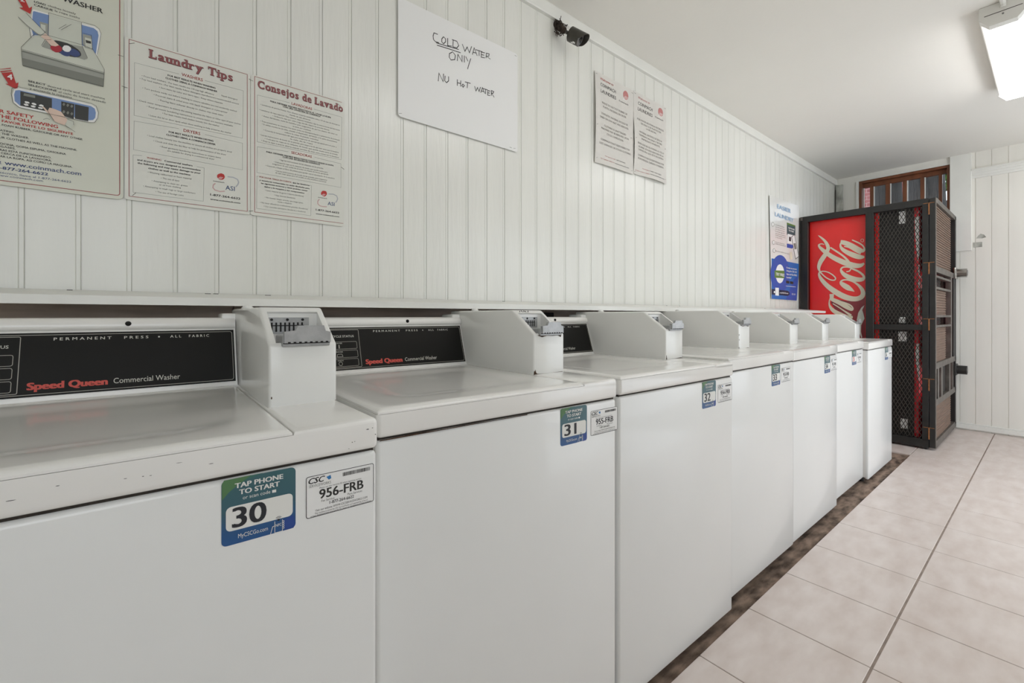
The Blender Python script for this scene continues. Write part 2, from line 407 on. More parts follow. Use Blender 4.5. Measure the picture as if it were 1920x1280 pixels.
POLY_A = [
 ('white', [(-0.221, 1.742), (-0.217, 1.79), (-0.215, 1.792), (-0.189, 1.792), (-0.131, 1.794), (-0.108, 1.795), (-0.1, 1.79), (-0.096, 1.779), (-0.103, 1.723), (-0.137, 1.723), (-0.217, 1.721)]),
 ('blue', [(-0.218, 1.744), (-0.216, 1.786), (-0.214, 1.788), (-0.189, 1.789), (-0.131, 1.789), (-0.11, 1.79), (-0.103, 1.785), (-0.101, 1.775), (-0.106, 1.727), (-0.137, 1.727), (-0.215, 1.726)]),
 ('grey', [(-0.205, 1.767), (-0.19, 1.767), (-0.191, 1.739), (-0.197, 1.741), (-0.203, 1.746)]),
 ('pale', [(-0.203, 1.762), (-0.195, 1.762), (-0.195, 1.747), (-0.203, 1.75)]),
 ('pale', [(-0.189, 1.792), (-0.132, 1.793), (-0.131, 1.737), (-0.19, 1.737)]),
 ('pale', [(-0.213, 1.731), (-0.19, 1.738), (-0.131, 1.738), (-0.111, 1.733), (-0.09, 1.69), (-0.09, 1.682), (-0.093, 1.682), (-0.234, 1.687), (-0.234, 1.692)]),
 ('grey', [(-0.13, 1.767), (-0.114, 1.768), (-0.112, 1.734), (-0.126, 1.734), (-0.13, 1.742)]),
 ('pale', [(-0.126, 1.76), (-0.114, 1.76), (-0.113, 1.735), (-0.125, 1.735)]),
 ('dark', [(-0.125, 1.754), (-0.115, 1.754), (-0.115, 1.748), (-0.124, 1.747)]),
 ('mid', [(-0.234, 1.687), (-0.09, 1.682), (-0.092, 1.646), (-0.232, 1.65)]),
 ('grey', [(-0.234, 1.683), (-0.09, 1.678), (-0.091, 1.668), (-0.233, 1.669)]),
 ('grey', [(-0.201, 1.708), (-0.195, 1.725), (-0.185, 1.728), (-0.131, 1.735), (-0.121, 1.708), (-0.127, 1.703), (-0.197, 1.707)]),
 ('dark', [(-0.133, 1.712), (-0.135, 1.708), (-0.139, 1.705), (-0.144, 1.703), (-0.151, 1.702), (-0.158, 1.702), (-0.165, 1.702), (-0.172, 1.704), (-0.178, 1.707), (-0.183, 1.711), (-0.187, 1.715), (-0.189, 1.719), (-0.188, 1.723), (-0.187, 1.726), (-0.183, 1.729), (-0.178, 1.732), (-0.172, 1.733), (-0.165, 1.733), (-0.157, 1.733), (-0.15, 1.731), (-0.144, 1.728), (-0.139, 1.725), (-0.135, 1.721), (-0.133, 1.716)]),
 ('navy', [(-0.135, 1.712), (-0.136, 1.71), (-0.138, 1.708), (-0.14, 1.706), (-0.143, 1.705), (-0.146, 1.705), (-0.149, 1.705), (-0.152, 1.706), (-0.154, 1.707), (-0.156, 1.709), (-0.157, 1.711), (-0.158, 1.713), (-0.158, 1.716), (-0.157, 1.718), (-0.155, 1.72), (-0.153, 1.722), (-0.15, 1.723), (-0.147, 1.723), (-0.144, 1.723), (-0.142, 1.722), (-0.139, 1.721), (-0.137, 1.719), (-0.136, 1.717), (-0.135, 1.715)]),
 ('navy', [(-0.153, 1.705), (-0.153, 1.703), (-0.155, 1.702), (-0.156, 1.701), (-0.159, 1.7), (-0.161, 1.7), (-0.163, 1.7), (-0.166, 1.701), (-0.168, 1.702), (-0.169, 1.703), (-0.17, 1.704), (-0.171, 1.706), (-0.171, 1.707), (-0.17, 1.709), (-0.169, 1.71), (-0.167, 1.711), (-0.165, 1.711), (-0.163, 1.712), (-0.161, 1.712), (-0.158, 1.711), (-0.156, 1.71), (-0.155, 1.709), (-0.153, 1.708), (-0.153, 1.706)]),
 ('white', [(-0.151, 1.719), (-0.152, 1.717), (-0.153, 1.715), (-0.154, 1.713), (-0.156, 1.712), (-0.158, 1.711), (-0.16, 1.711), (-0.162, 1.711), (-0.163, 1.712), (-0.165, 1.713), (-0.166, 1.715), (-0.166, 1.717), (-0.166, 1.719), (-0.165, 1.721), (-0.164, 1.723), (-0.163, 1.725), (-0.161, 1.726), (-0.159, 1.727), (-0.157, 1.727), (-0.155, 1.727), (-0.154, 1.726), (-0.152, 1.725), (-0.151, 1.723), (-0.151, 1.721)]),
 ('crimson', [(-0.167, 1.712), (-0.168, 1.709), (-0.17, 1.707), (-0.172, 1.705), (-0.174, 1.704), (-0.176, 1.703), (-0.179, 1.703), (-0.181, 1.704), (-0.184, 1.705), (-0.185, 1.707), (-0.186, 1.709), (-0.187, 1.712), (-0.186, 1.714), (-0.185, 1.717), (-0.184, 1.719), (-0.182, 1.721), (-0.18, 1.722), (-0.177, 1.723), (-0.175, 1.723), (-0.172, 1.722), (-0.17, 1.721), (-0.168, 1.719), (-0.167, 1.717), (-0.167, 1.714)]),
 ('pale', [(-0.239, 1.761), (-0.227, 1.776), (-0.218, 1.767), (-0.199, 1.747), (-0.195, 1.742), (-0.203, 1.731), (-0.208, 1.734), (-0.227, 1.749)]),
 ('skin', [(-0.195, 1.742), (-0.181, 1.73), (-0.172, 1.722), (-0.178, 1.717), (-0.186, 1.716), (-0.193, 1.725), (-0.203, 1.731)]),
 ('red', [(-0.241, 1.804), (-0.229, 1.81), (-0.222, 1.791), (-0.217, 1.797), (-0.22, 1.778), (-0.238, 1.785), (-0.232, 1.788)]),
 ('red', [(-0.266, 1.622), (-0.249, 1.63), (-0.243, 1.605), (-0.239, 1.609), (-0.241, 1.591), (-0.26, 1.599), (-0.255, 1.6)]),
 ('red', [(-0.268, 1.63), (-0.251, 1.639), (-0.251, 1.637), (-0.268, 1.629)]),
 ('red', [(-0.268, 1.625), (-0.25, 1.634), (-0.25, 1.632), (-0.267, 1.623)]),
 ('white', [(-0.246, 1.591), (-0.239, 1.596), (-0.114, 1.595), (-0.106, 1.59), (-0.102, 1.577), (-0.103, 1.562), (-0.109, 1.551), (-0.118, 1.548), (-0.237, 1.55), (-0.247, 1.559), (-0.249, 1.577)]),
 ('blue', [(-0.244, 1.588), (-0.238, 1.591), (-0.115, 1.59), (-0.108, 1.586), (-0.106, 1.576), (-0.107, 1.563), (-0.111, 1.556), (-0.119, 1.553), (-0.237, 1.555), (-0.245, 1.563), (-0.246, 1.578)]),
 ('dark', [(-0.236, 1.589), (-0.184, 1.588), (-0.184, 1.554), (-0.236, 1.555)]),
 ('dark', [(-0.168, 1.586), (-0.145, 1.586), (-0.146, 1.549), (-0.168, 1.551)]),
 ('dark', [(-0.144, 1.586), (-0.119, 1.586), (-0.12, 1.55), (-0.144, 1.55)]),
 ('white', [(-0.221, 1.566), (-0.222, 1.564), (-0.224, 1.564), (-0.226, 1.563), (-0.228, 1.564), (-0.229, 1.565), (-0.229, 1.566), (-0.229, 1.567), (-0.227, 1.568), (-0.225, 1.568), (-0.223, 1.568), (-0.222, 1.567)]),
 ('white', [(-0.223, 1.56), (-0.223, 1.558), (-0.225, 1.558), (-0.227, 1.557), (-0.229, 1.558), (-0.23, 1.559), (-0.231, 1.56), (-0.23, 1.561), (-0.228, 1.562), (-0.226, 1.562), (-0.224, 1.562), (-0.223, 1.561)]),
 ('white', [(-0.21, 1.565), (-0.21, 1.564), (-0.212, 1.563), (-0.214, 1.563), (-0.216, 1.564), (-0.217, 1.564), (-0.218, 1.566), (-0.217, 1.567), (-0.215, 1.568), (-0.213, 1.568), (-0.211, 1.567), (-0.21, 1.566)]),
 ('white', [(-0.211, 1.559), (-0.212, 1.558), (-0.213, 1.557), (-0.215, 1.557), (-0.217, 1.557), (-0.219, 1.558), (-0.219, 1.56), (-0.218, 1.561), (-0.217, 1.561), (-0.215, 1.562), (-0.213, 1.561), (-0.211, 1.56)]),
 ('white', [(-0.198, 1.565), (-0.198, 1.564), (-0.2, 1.563), (-0.202, 1.563), (-0.204, 1.563), (-0.206, 1.564), (-0.206, 1.565), (-0.205, 1.566), (-0.204, 1.567), (-0.202, 1.568), (-0.199, 1.567), (-0.198, 1.566)]),
 ('white', [(-0.199, 1.559), (-0.2, 1.558), (-0.201, 1.557), (-0.204, 1.557), (-0.206, 1.557), (-0.207, 1.558), (-0.207, 1.559), (-0.207, 1.56), (-0.205, 1.561), (-0.203, 1.561), (-0.201, 1.561), (-0.199, 1.56)]),
 ('mid', [(-0.23, 1.586), (-0.212, 1.586), (-0.212, 1.58), (-0.231, 1.58)]),
 ('mid', [(-0.161, 1.58), (-0.162, 1.578), (-0.163, 1.576), (-0.164, 1.576), (-0.165, 1.577), (-0.166, 1.579), (-0.165, 1.581), (-0.164, 1.583), (-0.163, 1.584), (-0.162, 1.582)]),
 ('mid', [(-0.161, 1.562), (-0.162, 1.559), (-0.163, 1.558), (-0.164, 1.557), (-0.165, 1.558), (-0.166, 1.56), (-0.165, 1.563), (-0.164, 1.565), (-0.163, 1.565), (-0.162, 1.564)]),
 ('mid', [(-0.154, 1.58), (-0.155, 1.578), (-0.156, 1.576), (-0.157, 1.575), (-0.158, 1.576), (-0.159, 1.579), (-0.158, 1.581), (-0.157, 1.583), (-0.156, 1.583), (-0.155, 1.582)]),
 ('mid', [(-0.154, 1.561), (-0.155, 1.559), (-0.156, 1.557), (-0.157, 1.557), (-0.158, 1.558), (-0.159, 1.56), (-0.158, 1.562), (-0.157, 1.564), (-0.156, 1.565), (-0.155, 1.564)]),
 ('mid', [(-0.147, 1.58), (-0.148, 1.577), (-0.149, 1.576), (-0.15, 1.575), (-0.151, 1.576), (-0.152, 1.578), (-0.151, 1.581), (-0.15, 1.583), (-0.149, 1.583), (-0.148, 1.582)]),
 ('mid', [(-0.147, 1.561), (-0.148, 1.559), (-0.149, 1.557), (-0.15, 1.556), (-0.151, 1.558), (-0.152, 1.56), (-0.151, 1.562), (-0.15, 1.564), (-0.149, 1.564), (-0.148, 1.563)]),
 ('skin', [(-0.201, 1.563), (-0.197, 1.563), (-0.191, 1.555), (-0.192, 1.554), (-0.188, 1.564), (-0.184, 1.564), (-0.178, 1.563), (-0.168, 1.56), (-0.157, 1.543), (-0.162, 1.529), (-0.17, 1.53), (-0.18, 1.534), (-0.187, 1.547), (-0.193, 1.552)]),
 ('pale', [(-0.157, 1.544), (-0.146, 1.541), (-0.146, 1.533), (-0.152, 1.522), (-0.161, 1.528)]),
 ('pale', [(-0.16, 1.529), (-0.151, 1.521), (-0.143, 1.516), (-0.152, 1.521)])]
TXT_B = [
 ('title', 9, 'Laundry Tips', -0.0024, 0.1904, 1.7553, 0.0227),
 ('brick', 1, 'WASHERS', 0.0692, 0.1177, 1.7303, 0.0081),
 ('black', 2, 'FOR BEST RESULTS WHEN WASHING', 0.0383, 0.1483, 1.719, 0.0047),
 ('black', 2, 'CLOTHES USING A COINMACH WASHER', 0.0337, 0.1526, 1.7103, 0.0047),
 ('greytext', 0, '• Front load washers - For best results use 1/4 cup high efficiency', -0.0163, 0.1448, 1.6996, 0.0041),
 ('greytext', 0, 'liquid detergent', 0.163, 0.203, 1.7027, 0.0044),
 ('greytext', 0, '• Top load washers - For best results follow detergent manufacturers recommended amount', -0.0207, 0.2067, 1.6906, 0.0042),
 ('greytext', 0, '• Sort items by color and fabric type - Keep whites separate', 0.02, 0.1656, 1.6804, 0.0042),
 ('greytext', 0, '• Turn pockets inside out before washing to ensure valuables are not accidently washed', -0.0149, 0.2012, 1.6673, 0.0042),
 ('greytext', 0, '• Pre-treat stains & soiled areas with liquid detergent or a pre-spotter', 0.0088, 0.1779, 1.6567, 0.0042),
 ('greytext', 0, '• Pouring fabric softener directly on clothes may cause stains', 0.0185, 0.1674, 1.6455, 0.0042),
 ('greytext', 0, '• Check water temperature to ensure the setting matches the fabric or color type of your clothes', -0.0257, 0.2112, 1.6315, 0.0042),
 ('greytext', 0, '• Read garments laundering instructions to ensure items are machine washable', -0.0061, 0.1913, 1.6209, 0.0042),
 ('greytext', 0, '• For best results load clothes loosely into the washer', 0.0269, 0.1578, 1.6117, 0.0042),
 ('greytext', 0, '• Leave the lid or door open when done washing to help preserve the washer', -0.0031, 0.1877, 1.5983, 0.0042),
 ('brick', 1, 'DRYERS', 0.0736, 0.1119, 1.5754, 0.0081),
 ('black', 2, 'FOR BEST RESULTS WHEN DRYING', 0.0407, 0.1431, 1.5642, 0.0047),
 ('black', 2, 'CLOTHES USING A COINMACH DRYER', 0.0353, 0.1483, 1.5551, 0.0047),
 ('greytext', 0, '• Load clothes loosely into the machine to ensure all clothes are properly dried', -0.0053, 0.1886, 1.5431, 0.0042),
 ('greytext', 0, '• Check and clean the lint filter to help the performance of the dryer', 0.008, 0.1744, 1.5317, 0.0042),
 ('greytext', 0, '• Read garments laundering instructions to ensure items', 0.0215, 0.1612, 1.5198, 0.0042),
 ('greytext', 0, 'are suitable for drying in a commercial dryer', 0.0376, 0.1457, 1.5121, 0.0042),
 ('greytext', 0, '• Washing rubberized or foam material', -0.0039, 0.0914, 1.4447, 0.0041),
 ('greytext', 0, '• The use of dyes', 0.0238, 0.0641, 1.4341, 0.0041),
 ('greytext', 0, '• Attempting to clean tar, grease', 0.0043, 0.0825, 1.4231, 0.0041),
 ('greytext', 0, 'or oil from clothing', 0.02, 0.0673, 1.4154, 0.0041),
 ('greytext', 0, '• Attempting to wash rugs or large comforters', -0.0134, 0.1004, 1.4056, 0.0041),
 ('greytext', 0, '• The use of foreign coins', 0.0125, 0.0736, 1.3949, 0.0041),
 ('brick', 1, 'WARNING', -0.0061, 0.0246, 1.4827, 0.0045),
 ('black', 2, 'Commercial washers', 0.0314, 0.0938, 1.4825, 0.0045),
 ('black', 2, 'and dryers are not designed to accommodate', -0.0257, 0.1127, 1.4731, 0.0044),
 ('black', 2, 'the following and may cause damage to your', -0.025, 0.1127, 1.4646, 0.0044),
 ('black', 2, 'clothes as well as the machine:', -0.0031, 0.0897, 1.4553, 0.0044),
 ('black', 2, '1-877-264-6622', 0.1354, 0.2103, 1.4075, 0.0059),
 ('black', 2, 'www.coinmach.com', 0.1354, 0.2103, 1.3952, 0.0042),
 ('black', 1, 'coinmach', 0.1423, 0.17, 1.4495, 0.0035),
 ('steel', 1, 'ASI', 0.1726, 0.1962, 1.431, 0.0127)]
STR_B = [
 ('line', [(0.063, 1.733), (-0.031, 1.731), (-0.032, 1.591), (0.216, 1.593), (0.218, 1.736), (0.123, 1.735)]),
 ('line', [(0.063, 1.581), (-0.032, 1.576), (-0.033, 1.5), (0.216, 1.498), (0.216, 1.578), (0.123, 1.58)]),
 ('line', [(-0.016, 1.488), (-0.034, 1.486), (-0.034, 1.387), (0.119, 1.388), (0.121, 1.484), (0.104, 1.484)]),
 ('arcgrey', [(0.178, 1.47), (0.192, 1.471), (0.203, 1.467), (0.206, 1.459), (0.204, 1.452), (0.199, 1.444)]),
 ('arcpink', [(0.148, 1.445), (0.143, 1.439), (0.142, 1.431), (0.147, 1.425), (0.159, 1.423), (0.171, 1.426)])]
DISC_B = [
 (0.171, 1.467),
 (0.17, 1.464),
 (0.168, 1.461),
 (0.166, 1.459),
 (0.163, 1.458),
 (0.16, 1.457),
 (0.157, 1.458),
 (0.155, 1.46),
 (0.153, 1.462),
 (0.152, 1.465),
 (0.152, 1.468),
 (0.153, 1.471),
 (0.155, 1.473),
 (0.158, 1.475),
 (0.16, 1.476),
 (0.163, 1.477),
 (0.166, 1.476),
 (0.169, 1.475),
 (0.17, 1.472),
 (0.171, 1.47)]
TXT_C = [
 ('title', 9, 'Consejos de Lavado', 0.2562, 0.5119, 1.7578, 0.0226),
 ('brick', 1, 'LAVADORAS', 0.3513, 0.4129, 1.7345, 0.0079),
 ('black', 2, 'PARA OBTENER MEJORES RESULTADOS AL LAVAR LA ROPA', 0.2905, 0.4732, 1.7246, 0.0049),
 ('black', 2, 'CON UNA LAVADORA DE COINMACH', 0.3259, 0.4385, 1.7187, 0.0049),
 ('greytext', 0, '• Lavadoras de puerta frontal: Para obtener mejores resultados utilice 1/4 de taza de detergente', 0.2633, 0.5021, 1.7073, 0.0041),
 ('greytext', 0, 'líquido de alta eficiencia', 0.3462, 0.4075, 1.6988, 0.0041),
 ('greytext', 0, '• Lavadoras de tapa superior: Para obtener mejores resultados, siga las instrucciones del fabricante', 0.2609, 0.5021, 1.6903, 0.0041),
 ('greytext', 0, '• Ordene la ropa por color y tipo de tela. Separe las prendas blancas', 0.297, 0.4675, 1.6818, 0.0041),
 ('greytext', 0, '• Antes del lavado, vacíe los bolsillos para asegurarse de que los objetos de valor no', 0.2673, 0.4943, 1.6733, 0.0041),
 ('greytext', 0, 'se laven por accidente', 0.3548, 0.4093, 1.6648, 0.0041),
 ('greytext', 0, '• Trate previamente las manchas y las zonas sucias con detergente líquido o quitamanchas de prelavado', 0.2633, 0.5021, 1.6563, 0.0041),
 ('greytext', 0, '• Si utiliza suavizante de telas, añádalo al dispensador apropiado; si lo aplica directamente', 0.2673, 0.4933, 1.6479, 0.0041),
 ('greytext', 0, 'sobre la ropa la puede manchar', 0.331, 0.4339, 1.6394, 0.0041),
 ('greytext', 0, '• Controle la temperatura del agua para asegurarse de que sea apropiada para el color y', 0.272, 0.4914, 1.6309, 0.0041),
 ('greytext', 0, 'la tela de la ropa', 0.3479, 0.4147, 1.6224, 0.0041),
 ('greytext', 0, '• Lea las instrucciones de lavado de las prendas para asegurarse de que sean aptas para la lavadora', 0.2617, 0.4982, 1.6139, 0.0041),
 ('greytext', 0, '• Coloque la ropa en la máquina de modo que quede suelta para el lavado', 0.2752, 0.4953, 1.6054, 0.0041),
 ('greytext', 0, '• Deje la tapa o puerta abierta cuando termine de lavar para conservar la lavadora', 0.2657, 0.4992, 1.5969, 0.0041),
 ('brick', 1, 'SECADORAS', 0.3507, 0.412, 1.5781, 0.0077),
 ('black', 2, 'PARA OBTENER MEJORES RESULTADOS CUANDO SEQUE LA ROPA', 0.2797, 0.4818, 1.565, 0.0047),
 ('black', 2, 'CON UNA SECADORA DE COINMACH', 0.3253, 0.4374, 1.5593, 0.0047),
 ('greytext', 0, '• Siga las instrucciones de las etiquetas de las prendas', 0.3155, 0.4483, 1.5487, 0.0042),
 ('greytext', 0, '• Coloque la ropa en la máquina de modo que quede suelta para', 0.3005, 0.4624, 1.5388, 0.0042),
 ('greytext', 0, 'asegurarse de que todas las prendas se sequen de forma apropiada', 0.2962, 0.4644, 1.5319, 0.0042),
 ('greytext', 0, '• Controle y limpie el filtro de pelusa para ayudar con el desempeño de la secadora', 0.2771, 0.4849, 1.5226, 0.0042),
 ('greytext', 0, '• Lea las instrucciones de lavado de las prendas para asegurarse', 0.304, 0.4604, 1.5122, 0.0042),
 ('greytext', 0, 'de que sean aptas para el secado en una secadora comercial', 0.3049, 0.4574, 1.5059, 0.0042),
 ('greytext', 0, '• Lavar material de goma o espuma (lavadoras)', 0.2763, 0.3871, 1.446, 0.0041),
 ('greytext', 0, '• Usar tinturas (lavadoras)', 0.3014, 0.3618, 1.4353, 0.0041),
 ('greytext', 0, '• No intentar limpiar prendas que tengan grasa,', 0.2754, 0.3861, 1.4241, 0.0041),
 ('greytext', 0, 'aceite o alquitrán', 0.3111, 0.3517, 1.4162, 0.0041),
 ('greytext', 0, '• No lavar alfombras o edredones grandes (lavadoras)', 0.2626, 0.3995, 1.4062, 0.0041),
 ('greytext', 0, '• Usar monedas extranjeras (lavadoras y secadoras)', 0.272, 0.3928, 1.3961, 0.0041),
 ('brick', 1, 'POR FAVOR TENGA EN CUENTA', 0.2609, 0.3507, 1.4842, 0.0043),
 ('black', 2, 'que las lavadoras', 0.3544, 0.4052, 1.4844, 0.0043),
 ('black', 2, 'y secadoras comerciales no están diseñadas para', 0.2609, 0.4052, 1.4743, 0.0042),
 ('black', 2, 'las siguientes acciones y éstas podrían causar', 0.2652, 0.3995, 1.4658, 0.0042),
 ('black', 2, 'daños a la maquina y sus componentes:', 0.2737, 0.3899, 1.4566, 0.0042),
 ('black', 2, '1-877-264-6622', 0.4246, 0.5004, 1.4075, 0.0059),
 ('black', 2, 'www.coinmach.com', 0.4246, 0.5004, 1.3955, 0.0039),
 ('black', 1, 'coinmach', 0.4315, 0.4604, 1.451, 0.0035),
 ('steel', 1, 'ASI', 0.4624, 0.4849, 1.4315, 0.0117)]
STR_C = [
 ('line', [(0.345, 1.739), (0.255, 1.735), (0.255, 1.592), (0.507, 1.593), (0.509, 1.739), (0.419, 1.74)]),
 ('line', [(0.342, 1.582), (0.255, 1.577), (0.254, 1.498), (0.506, 1.498), (0.506, 1.579), (0.421, 1.582)]),
 ('line', [(0.259, 1.487), (0.254, 1.487), (0.253, 1.388), (0.409, 1.388), (0.411, 1.487), (0.406, 1.487)]),
 ('arcgrey', [(0.465, 1.469), (0.481, 1.471), (0.492, 1.467), (0.495, 1.458), (0.492, 1.449), (0.488, 1.444)]),
 ('arcpink', [(0.436, 1.447), (0.431, 1.439), (0.431, 1.431), (0.437, 1.425), (0.448, 1.424), (0.46, 1.425)])]
DISC_C = [
 (0.46, 1.468),
 (0.459, 1.465),
 (0.457, 1.462),
 (0.455, 1.46),
 (0.452, 1.458),
 (0.449, 1.458),
 (0.446, 1.459),
 (0.444, 1.46),
 (0.442, 1.462),
 (0.441, 1.465),
 (0.441, 1.468),
 (0.442, 1.471),
 (0.444, 1.474),
 (0.446, 1.476),
 (0.449, 1.477),
 (0.452, 1.477),
 (0.455, 1.477),
 (0.458, 1.476),
 (0.459, 1.473),
 (0.46, 1.471)]
HAND = [
 [(0.88, 2.169), (0.863, 2.168), (0.859, 2.154), (0.861, 2.141), (0.87, 2.136), (0.886, 2.138)],
 [(0.906, 2.17), (0.898, 2.158), (0.898, 2.146), (0.906, 2.142), (0.915, 2.153), (0.915, 2.165), (0.906, 2.17)],
 [(0.925, 2.172), (0.925, 2.142), (0.944, 2.147)],
 [(0.951, 2.176), (0.949, 2.146)],
 [(0.945, 2.174), (0.968, 2.176), (0.977, 2.162), (0.968, 2.149), (0.949, 2.146)],
 [(0.873, 2.133), (0.923, 2.139), (0.977, 2.146)],
 [(0.876, 2.125), (0.93, 2.131), (0.986, 2.136)],
 [(0.994, 2.175), (1.007, 2.15), (1.018, 2.172), (1.029, 2.152), (1.04, 2.183)],
 [(1.044, 2.15), (1.053, 2.182), (1.068, 2.154)],
 [(1.046, 2.161), (1.065, 2.164)],
 [(1.06, 2.177), (1.095, 2.181)],
 [(1.078, 2.179), (1.078, 2.157)],
 [(1.108, 2.181), (1.09, 2.178), (1.089, 2.156), (1.108, 2.16)],
 [(1.09, 2.167), (1.104, 2.17)],
 [(1.114, 2.161), (1.116, 2.183), (1.131, 2.185), (1.129, 2.175), (1.116, 2.17), (1.137, 2.165)],
 [(0.949, 2.126), (0.933, 2.113), (0.932, 2.098), (0.94, 2.09), (0.958, 2.098), (0.961, 2.116), (0.951, 2.124)],
 [(0.97, 2.097), (0.973, 2.125), (0.993, 2.102), (0.993, 2.129)],
 [(1.004, 2.131), (1.004, 2.103)],
 [(1.011, 2.13), (1.022, 2.114)],
 [(1.036, 2.131), (1.028, 2.108), (1.02, 2.081)],
 [(0.882, 1.985), (0.885, 2.018), (0.904, 1.991), (0.906, 2.023)],
 [(0.913, 2.017), (0.911, 1.997), (0.92, 1.992), (0.929, 2.002), (0.929, 2.02)],
 [(0.97, 2.022), (0.97, 1.996)],
 [(0.987, 2.023), (0.986, 1.998)],
 [(0.97, 2.008), (0.987, 2.011)],
 [(0.997, 2.012), (0.992, 2.003), (0.998, 1.999), (1.004, 2.008), (0.997, 2.012)],
 [(1.007, 2.024), (1.035, 2.027)],
 [(1.02, 2.025), (1.018, 2.002)],
 [(1.055, 2.022), (1.062, 2.004), (1.07, 2.021), (1.078, 2.007), (1.085, 2.028)],
 [(1.087, 2.005), (1.095, 2.029), (1.108, 2.008)],
 [(1.09, 2.013), (1.104, 2.015)],
 [(1.098, 2.026), (1.123, 2.028)],
 [(1.112, 2.027), (1.112, 2.007)],
 [(1.137, 2.027), (1.124, 2.026), (1.122, 2.006), (1.136, 2.008)],
 [(1.124, 2.016), (1.134, 2.018)],
 [(1.142, 2.009), (1.143, 2.032), (1.155, 2.031), (1.151, 2.022), (1.143, 2.021), (1.158, 2.007)]]
TXT_E = [
 ('brick', 5, 'Welcome to', 1.866, 1.9777, 2.323, 0.0129),
 ('darkgrey', 8, 'COINMACH', 1.866, 1.9987, 2.2895, 0.0176),
 ('darkgrey', 8, 'LAUNDRIES', 1.868, 2.0008, 2.2555, 0.0176),
 ('darkgrey', 1, 'Coinmach', 2.0263, 2.1117, 2.2566, 0.008),
 ('notegrey', 8, 'PLEASE DO NOT PUT RUBBER OR', 1.8779, 2.1028, 2.1985, 0.01),
 ('notegrey', 8, 'PLASTIC MATERIALS IN DRYER.', 1.8859, 2.0939, 2.1784, 0.01),
 ('notegrey', 8, 'SYNTHETIC MATERIAL SHOULD BE', 1.87, 2.1073, 2.1388, 0.01),
 ('notegrey', 8, 'DRIED ON LOW HEAT AND REMOVED.', 1.8582, 2.1157, 2.1184, 0.01),
 ('notegrey', 8, 'CLOTHING IS UNATTENDED', 1.8947, 2.0901, 2.079, 0.01),
 ('notegrey', 8, 'MACHINES MAY BE REMOVED UPON', 1.8698, 2.1157, 2.0603, 0.01),
 ('notegrey', 8, 'CYCLE COMPLETION.', 1.9178, 2.0672, 2.0392, 0.01),
 ('notegrey', 8, 'COINMACH IS NOT RESPONSIBLE FOR', 1.8656, 2.1251, 2.0009, 0.01),
 ('notegrey', 8, 'LOST, DAMAGED OR STOLEN CLOTHING.', 1.8554, 2.1369, 1.9793, 0.01),
 ('rose', 1, 'For service call', 1.9051, 1.991, 1.9205, 0.0057),
 ('darkgrey', 1, '1-877-264-6622', 1.9998, 2.0832, 1.92, 0.0063),
 ('rose', 1, 'Or register online at', 1.8677, 1.9823, 1.9001, 0.0057),
 ('darkgrey', 1, 'www.coinmach.com', 1.9888, 2.1157, 1.8984, 0.0063)]
TXT_F = [
 ('rose', 5, 'Welcome to', 2.2079, 2.3237, 2.3275, 0.0133),
 ('darkgrey', 8, 'COINMACH', 2.2056, 2.3512, 2.292, 0.0185),
 ('darkgrey', 8, 'LAUNDRIES', 2.2032, 2.3512, 2.2578, 0.0185),
 ('darkgrey', 1, 'Coinmach', 2.379, 2.4673, 2.2656, 0.0082),
 ('notegrey', 8, 'POR FAVOR NO PONGA MATERIALES', 2.1962, 2.4724, 2.2018, 0.0104),
 ('notegrey', 8, 'DE HULE O DE PLASTICO EN', 2.2337, 2.4421, 2.1832, 0.0104),
 ('notegrey', 8, 'LA SECADORA.', 2.2865, 2.3934, 2.1661, 0.0104),
 ('notegrey', 8, 'MATERIAL SINTETICO SE SECA A', 2.2164, 2.453, 2.131, 0.0104),
 ('notegrey', 8, 'TEMPERATURA BAJA Y RETIRE', 2.2091, 2.453, 2.112, 0.0104),
 ('notegrey', 8, 'INMEDIATAMENTE.', 2.2362, 2.4339, 2.0937, 0.0104),
 ('notegrey', 8, 'ROPA QUE NO SE ATIENDA AL CICLO', 2.1969, 2.4751, 2.0618, 0.0104),
 ('notegrey', 8, 'ACABAR, SE PUEDE REMOVER DE LA', 2.2017, 2.4696, 2.0424, 0.0104),
 ('notegrey', 8, 'LAVADORA QUE ESTE EN ESPERA', 2.2042, 2.4696, 2.0246, 0.0104),
 ('notegrey', 8, 'COINMACH NO ES RESPONSABLE POR', 2.1993, 2.4751, 1.992, 0.0104),
 ('notegrey', 8, 'ROPA PERDIDA, DAÑADA O ROBADA.', 2.1993, 2.4724, 1.9729, 0.0104),
 ('rose', 1, 'Para servicio llame al', 2.2437, 2.3146, 1.9227, 0.0057),
 ('darkgrey', 1, '1-877-264-6622', 2.3198, 2.4393, 1.9228, 0.0064),
 ('rose', 1, 'O visite nuestra página', 2.1751, 2.3095, 1.9017, 0.0057),
 ('darkgrey', 1, 'www.coinmach.com', 2.3172, 2.4724, 1.904, 0.0064)]
DISC_E = [
 (2.111, 2.317),
 (2.113, 2.31),
 (2.112, 2.302),
 (2.109, 2.294),
 (2.104, 2.288),
 (2.098, 2.284),
 (2.09, 2.282),
 (2.083, 2.283),
 (2.076, 2.286),
 (2.07, 2.291),
 (2.066, 2.298),
 (2.065, 2.305),
 (2.065, 2.313),
 (2.068, 2.32),
 (2.073, 2.326),
 (2.08, 2.331),
 (2.087, 2.333),
 (2.095, 2.332),
 (2.102, 2.329),
 (2.107, 2.324)]
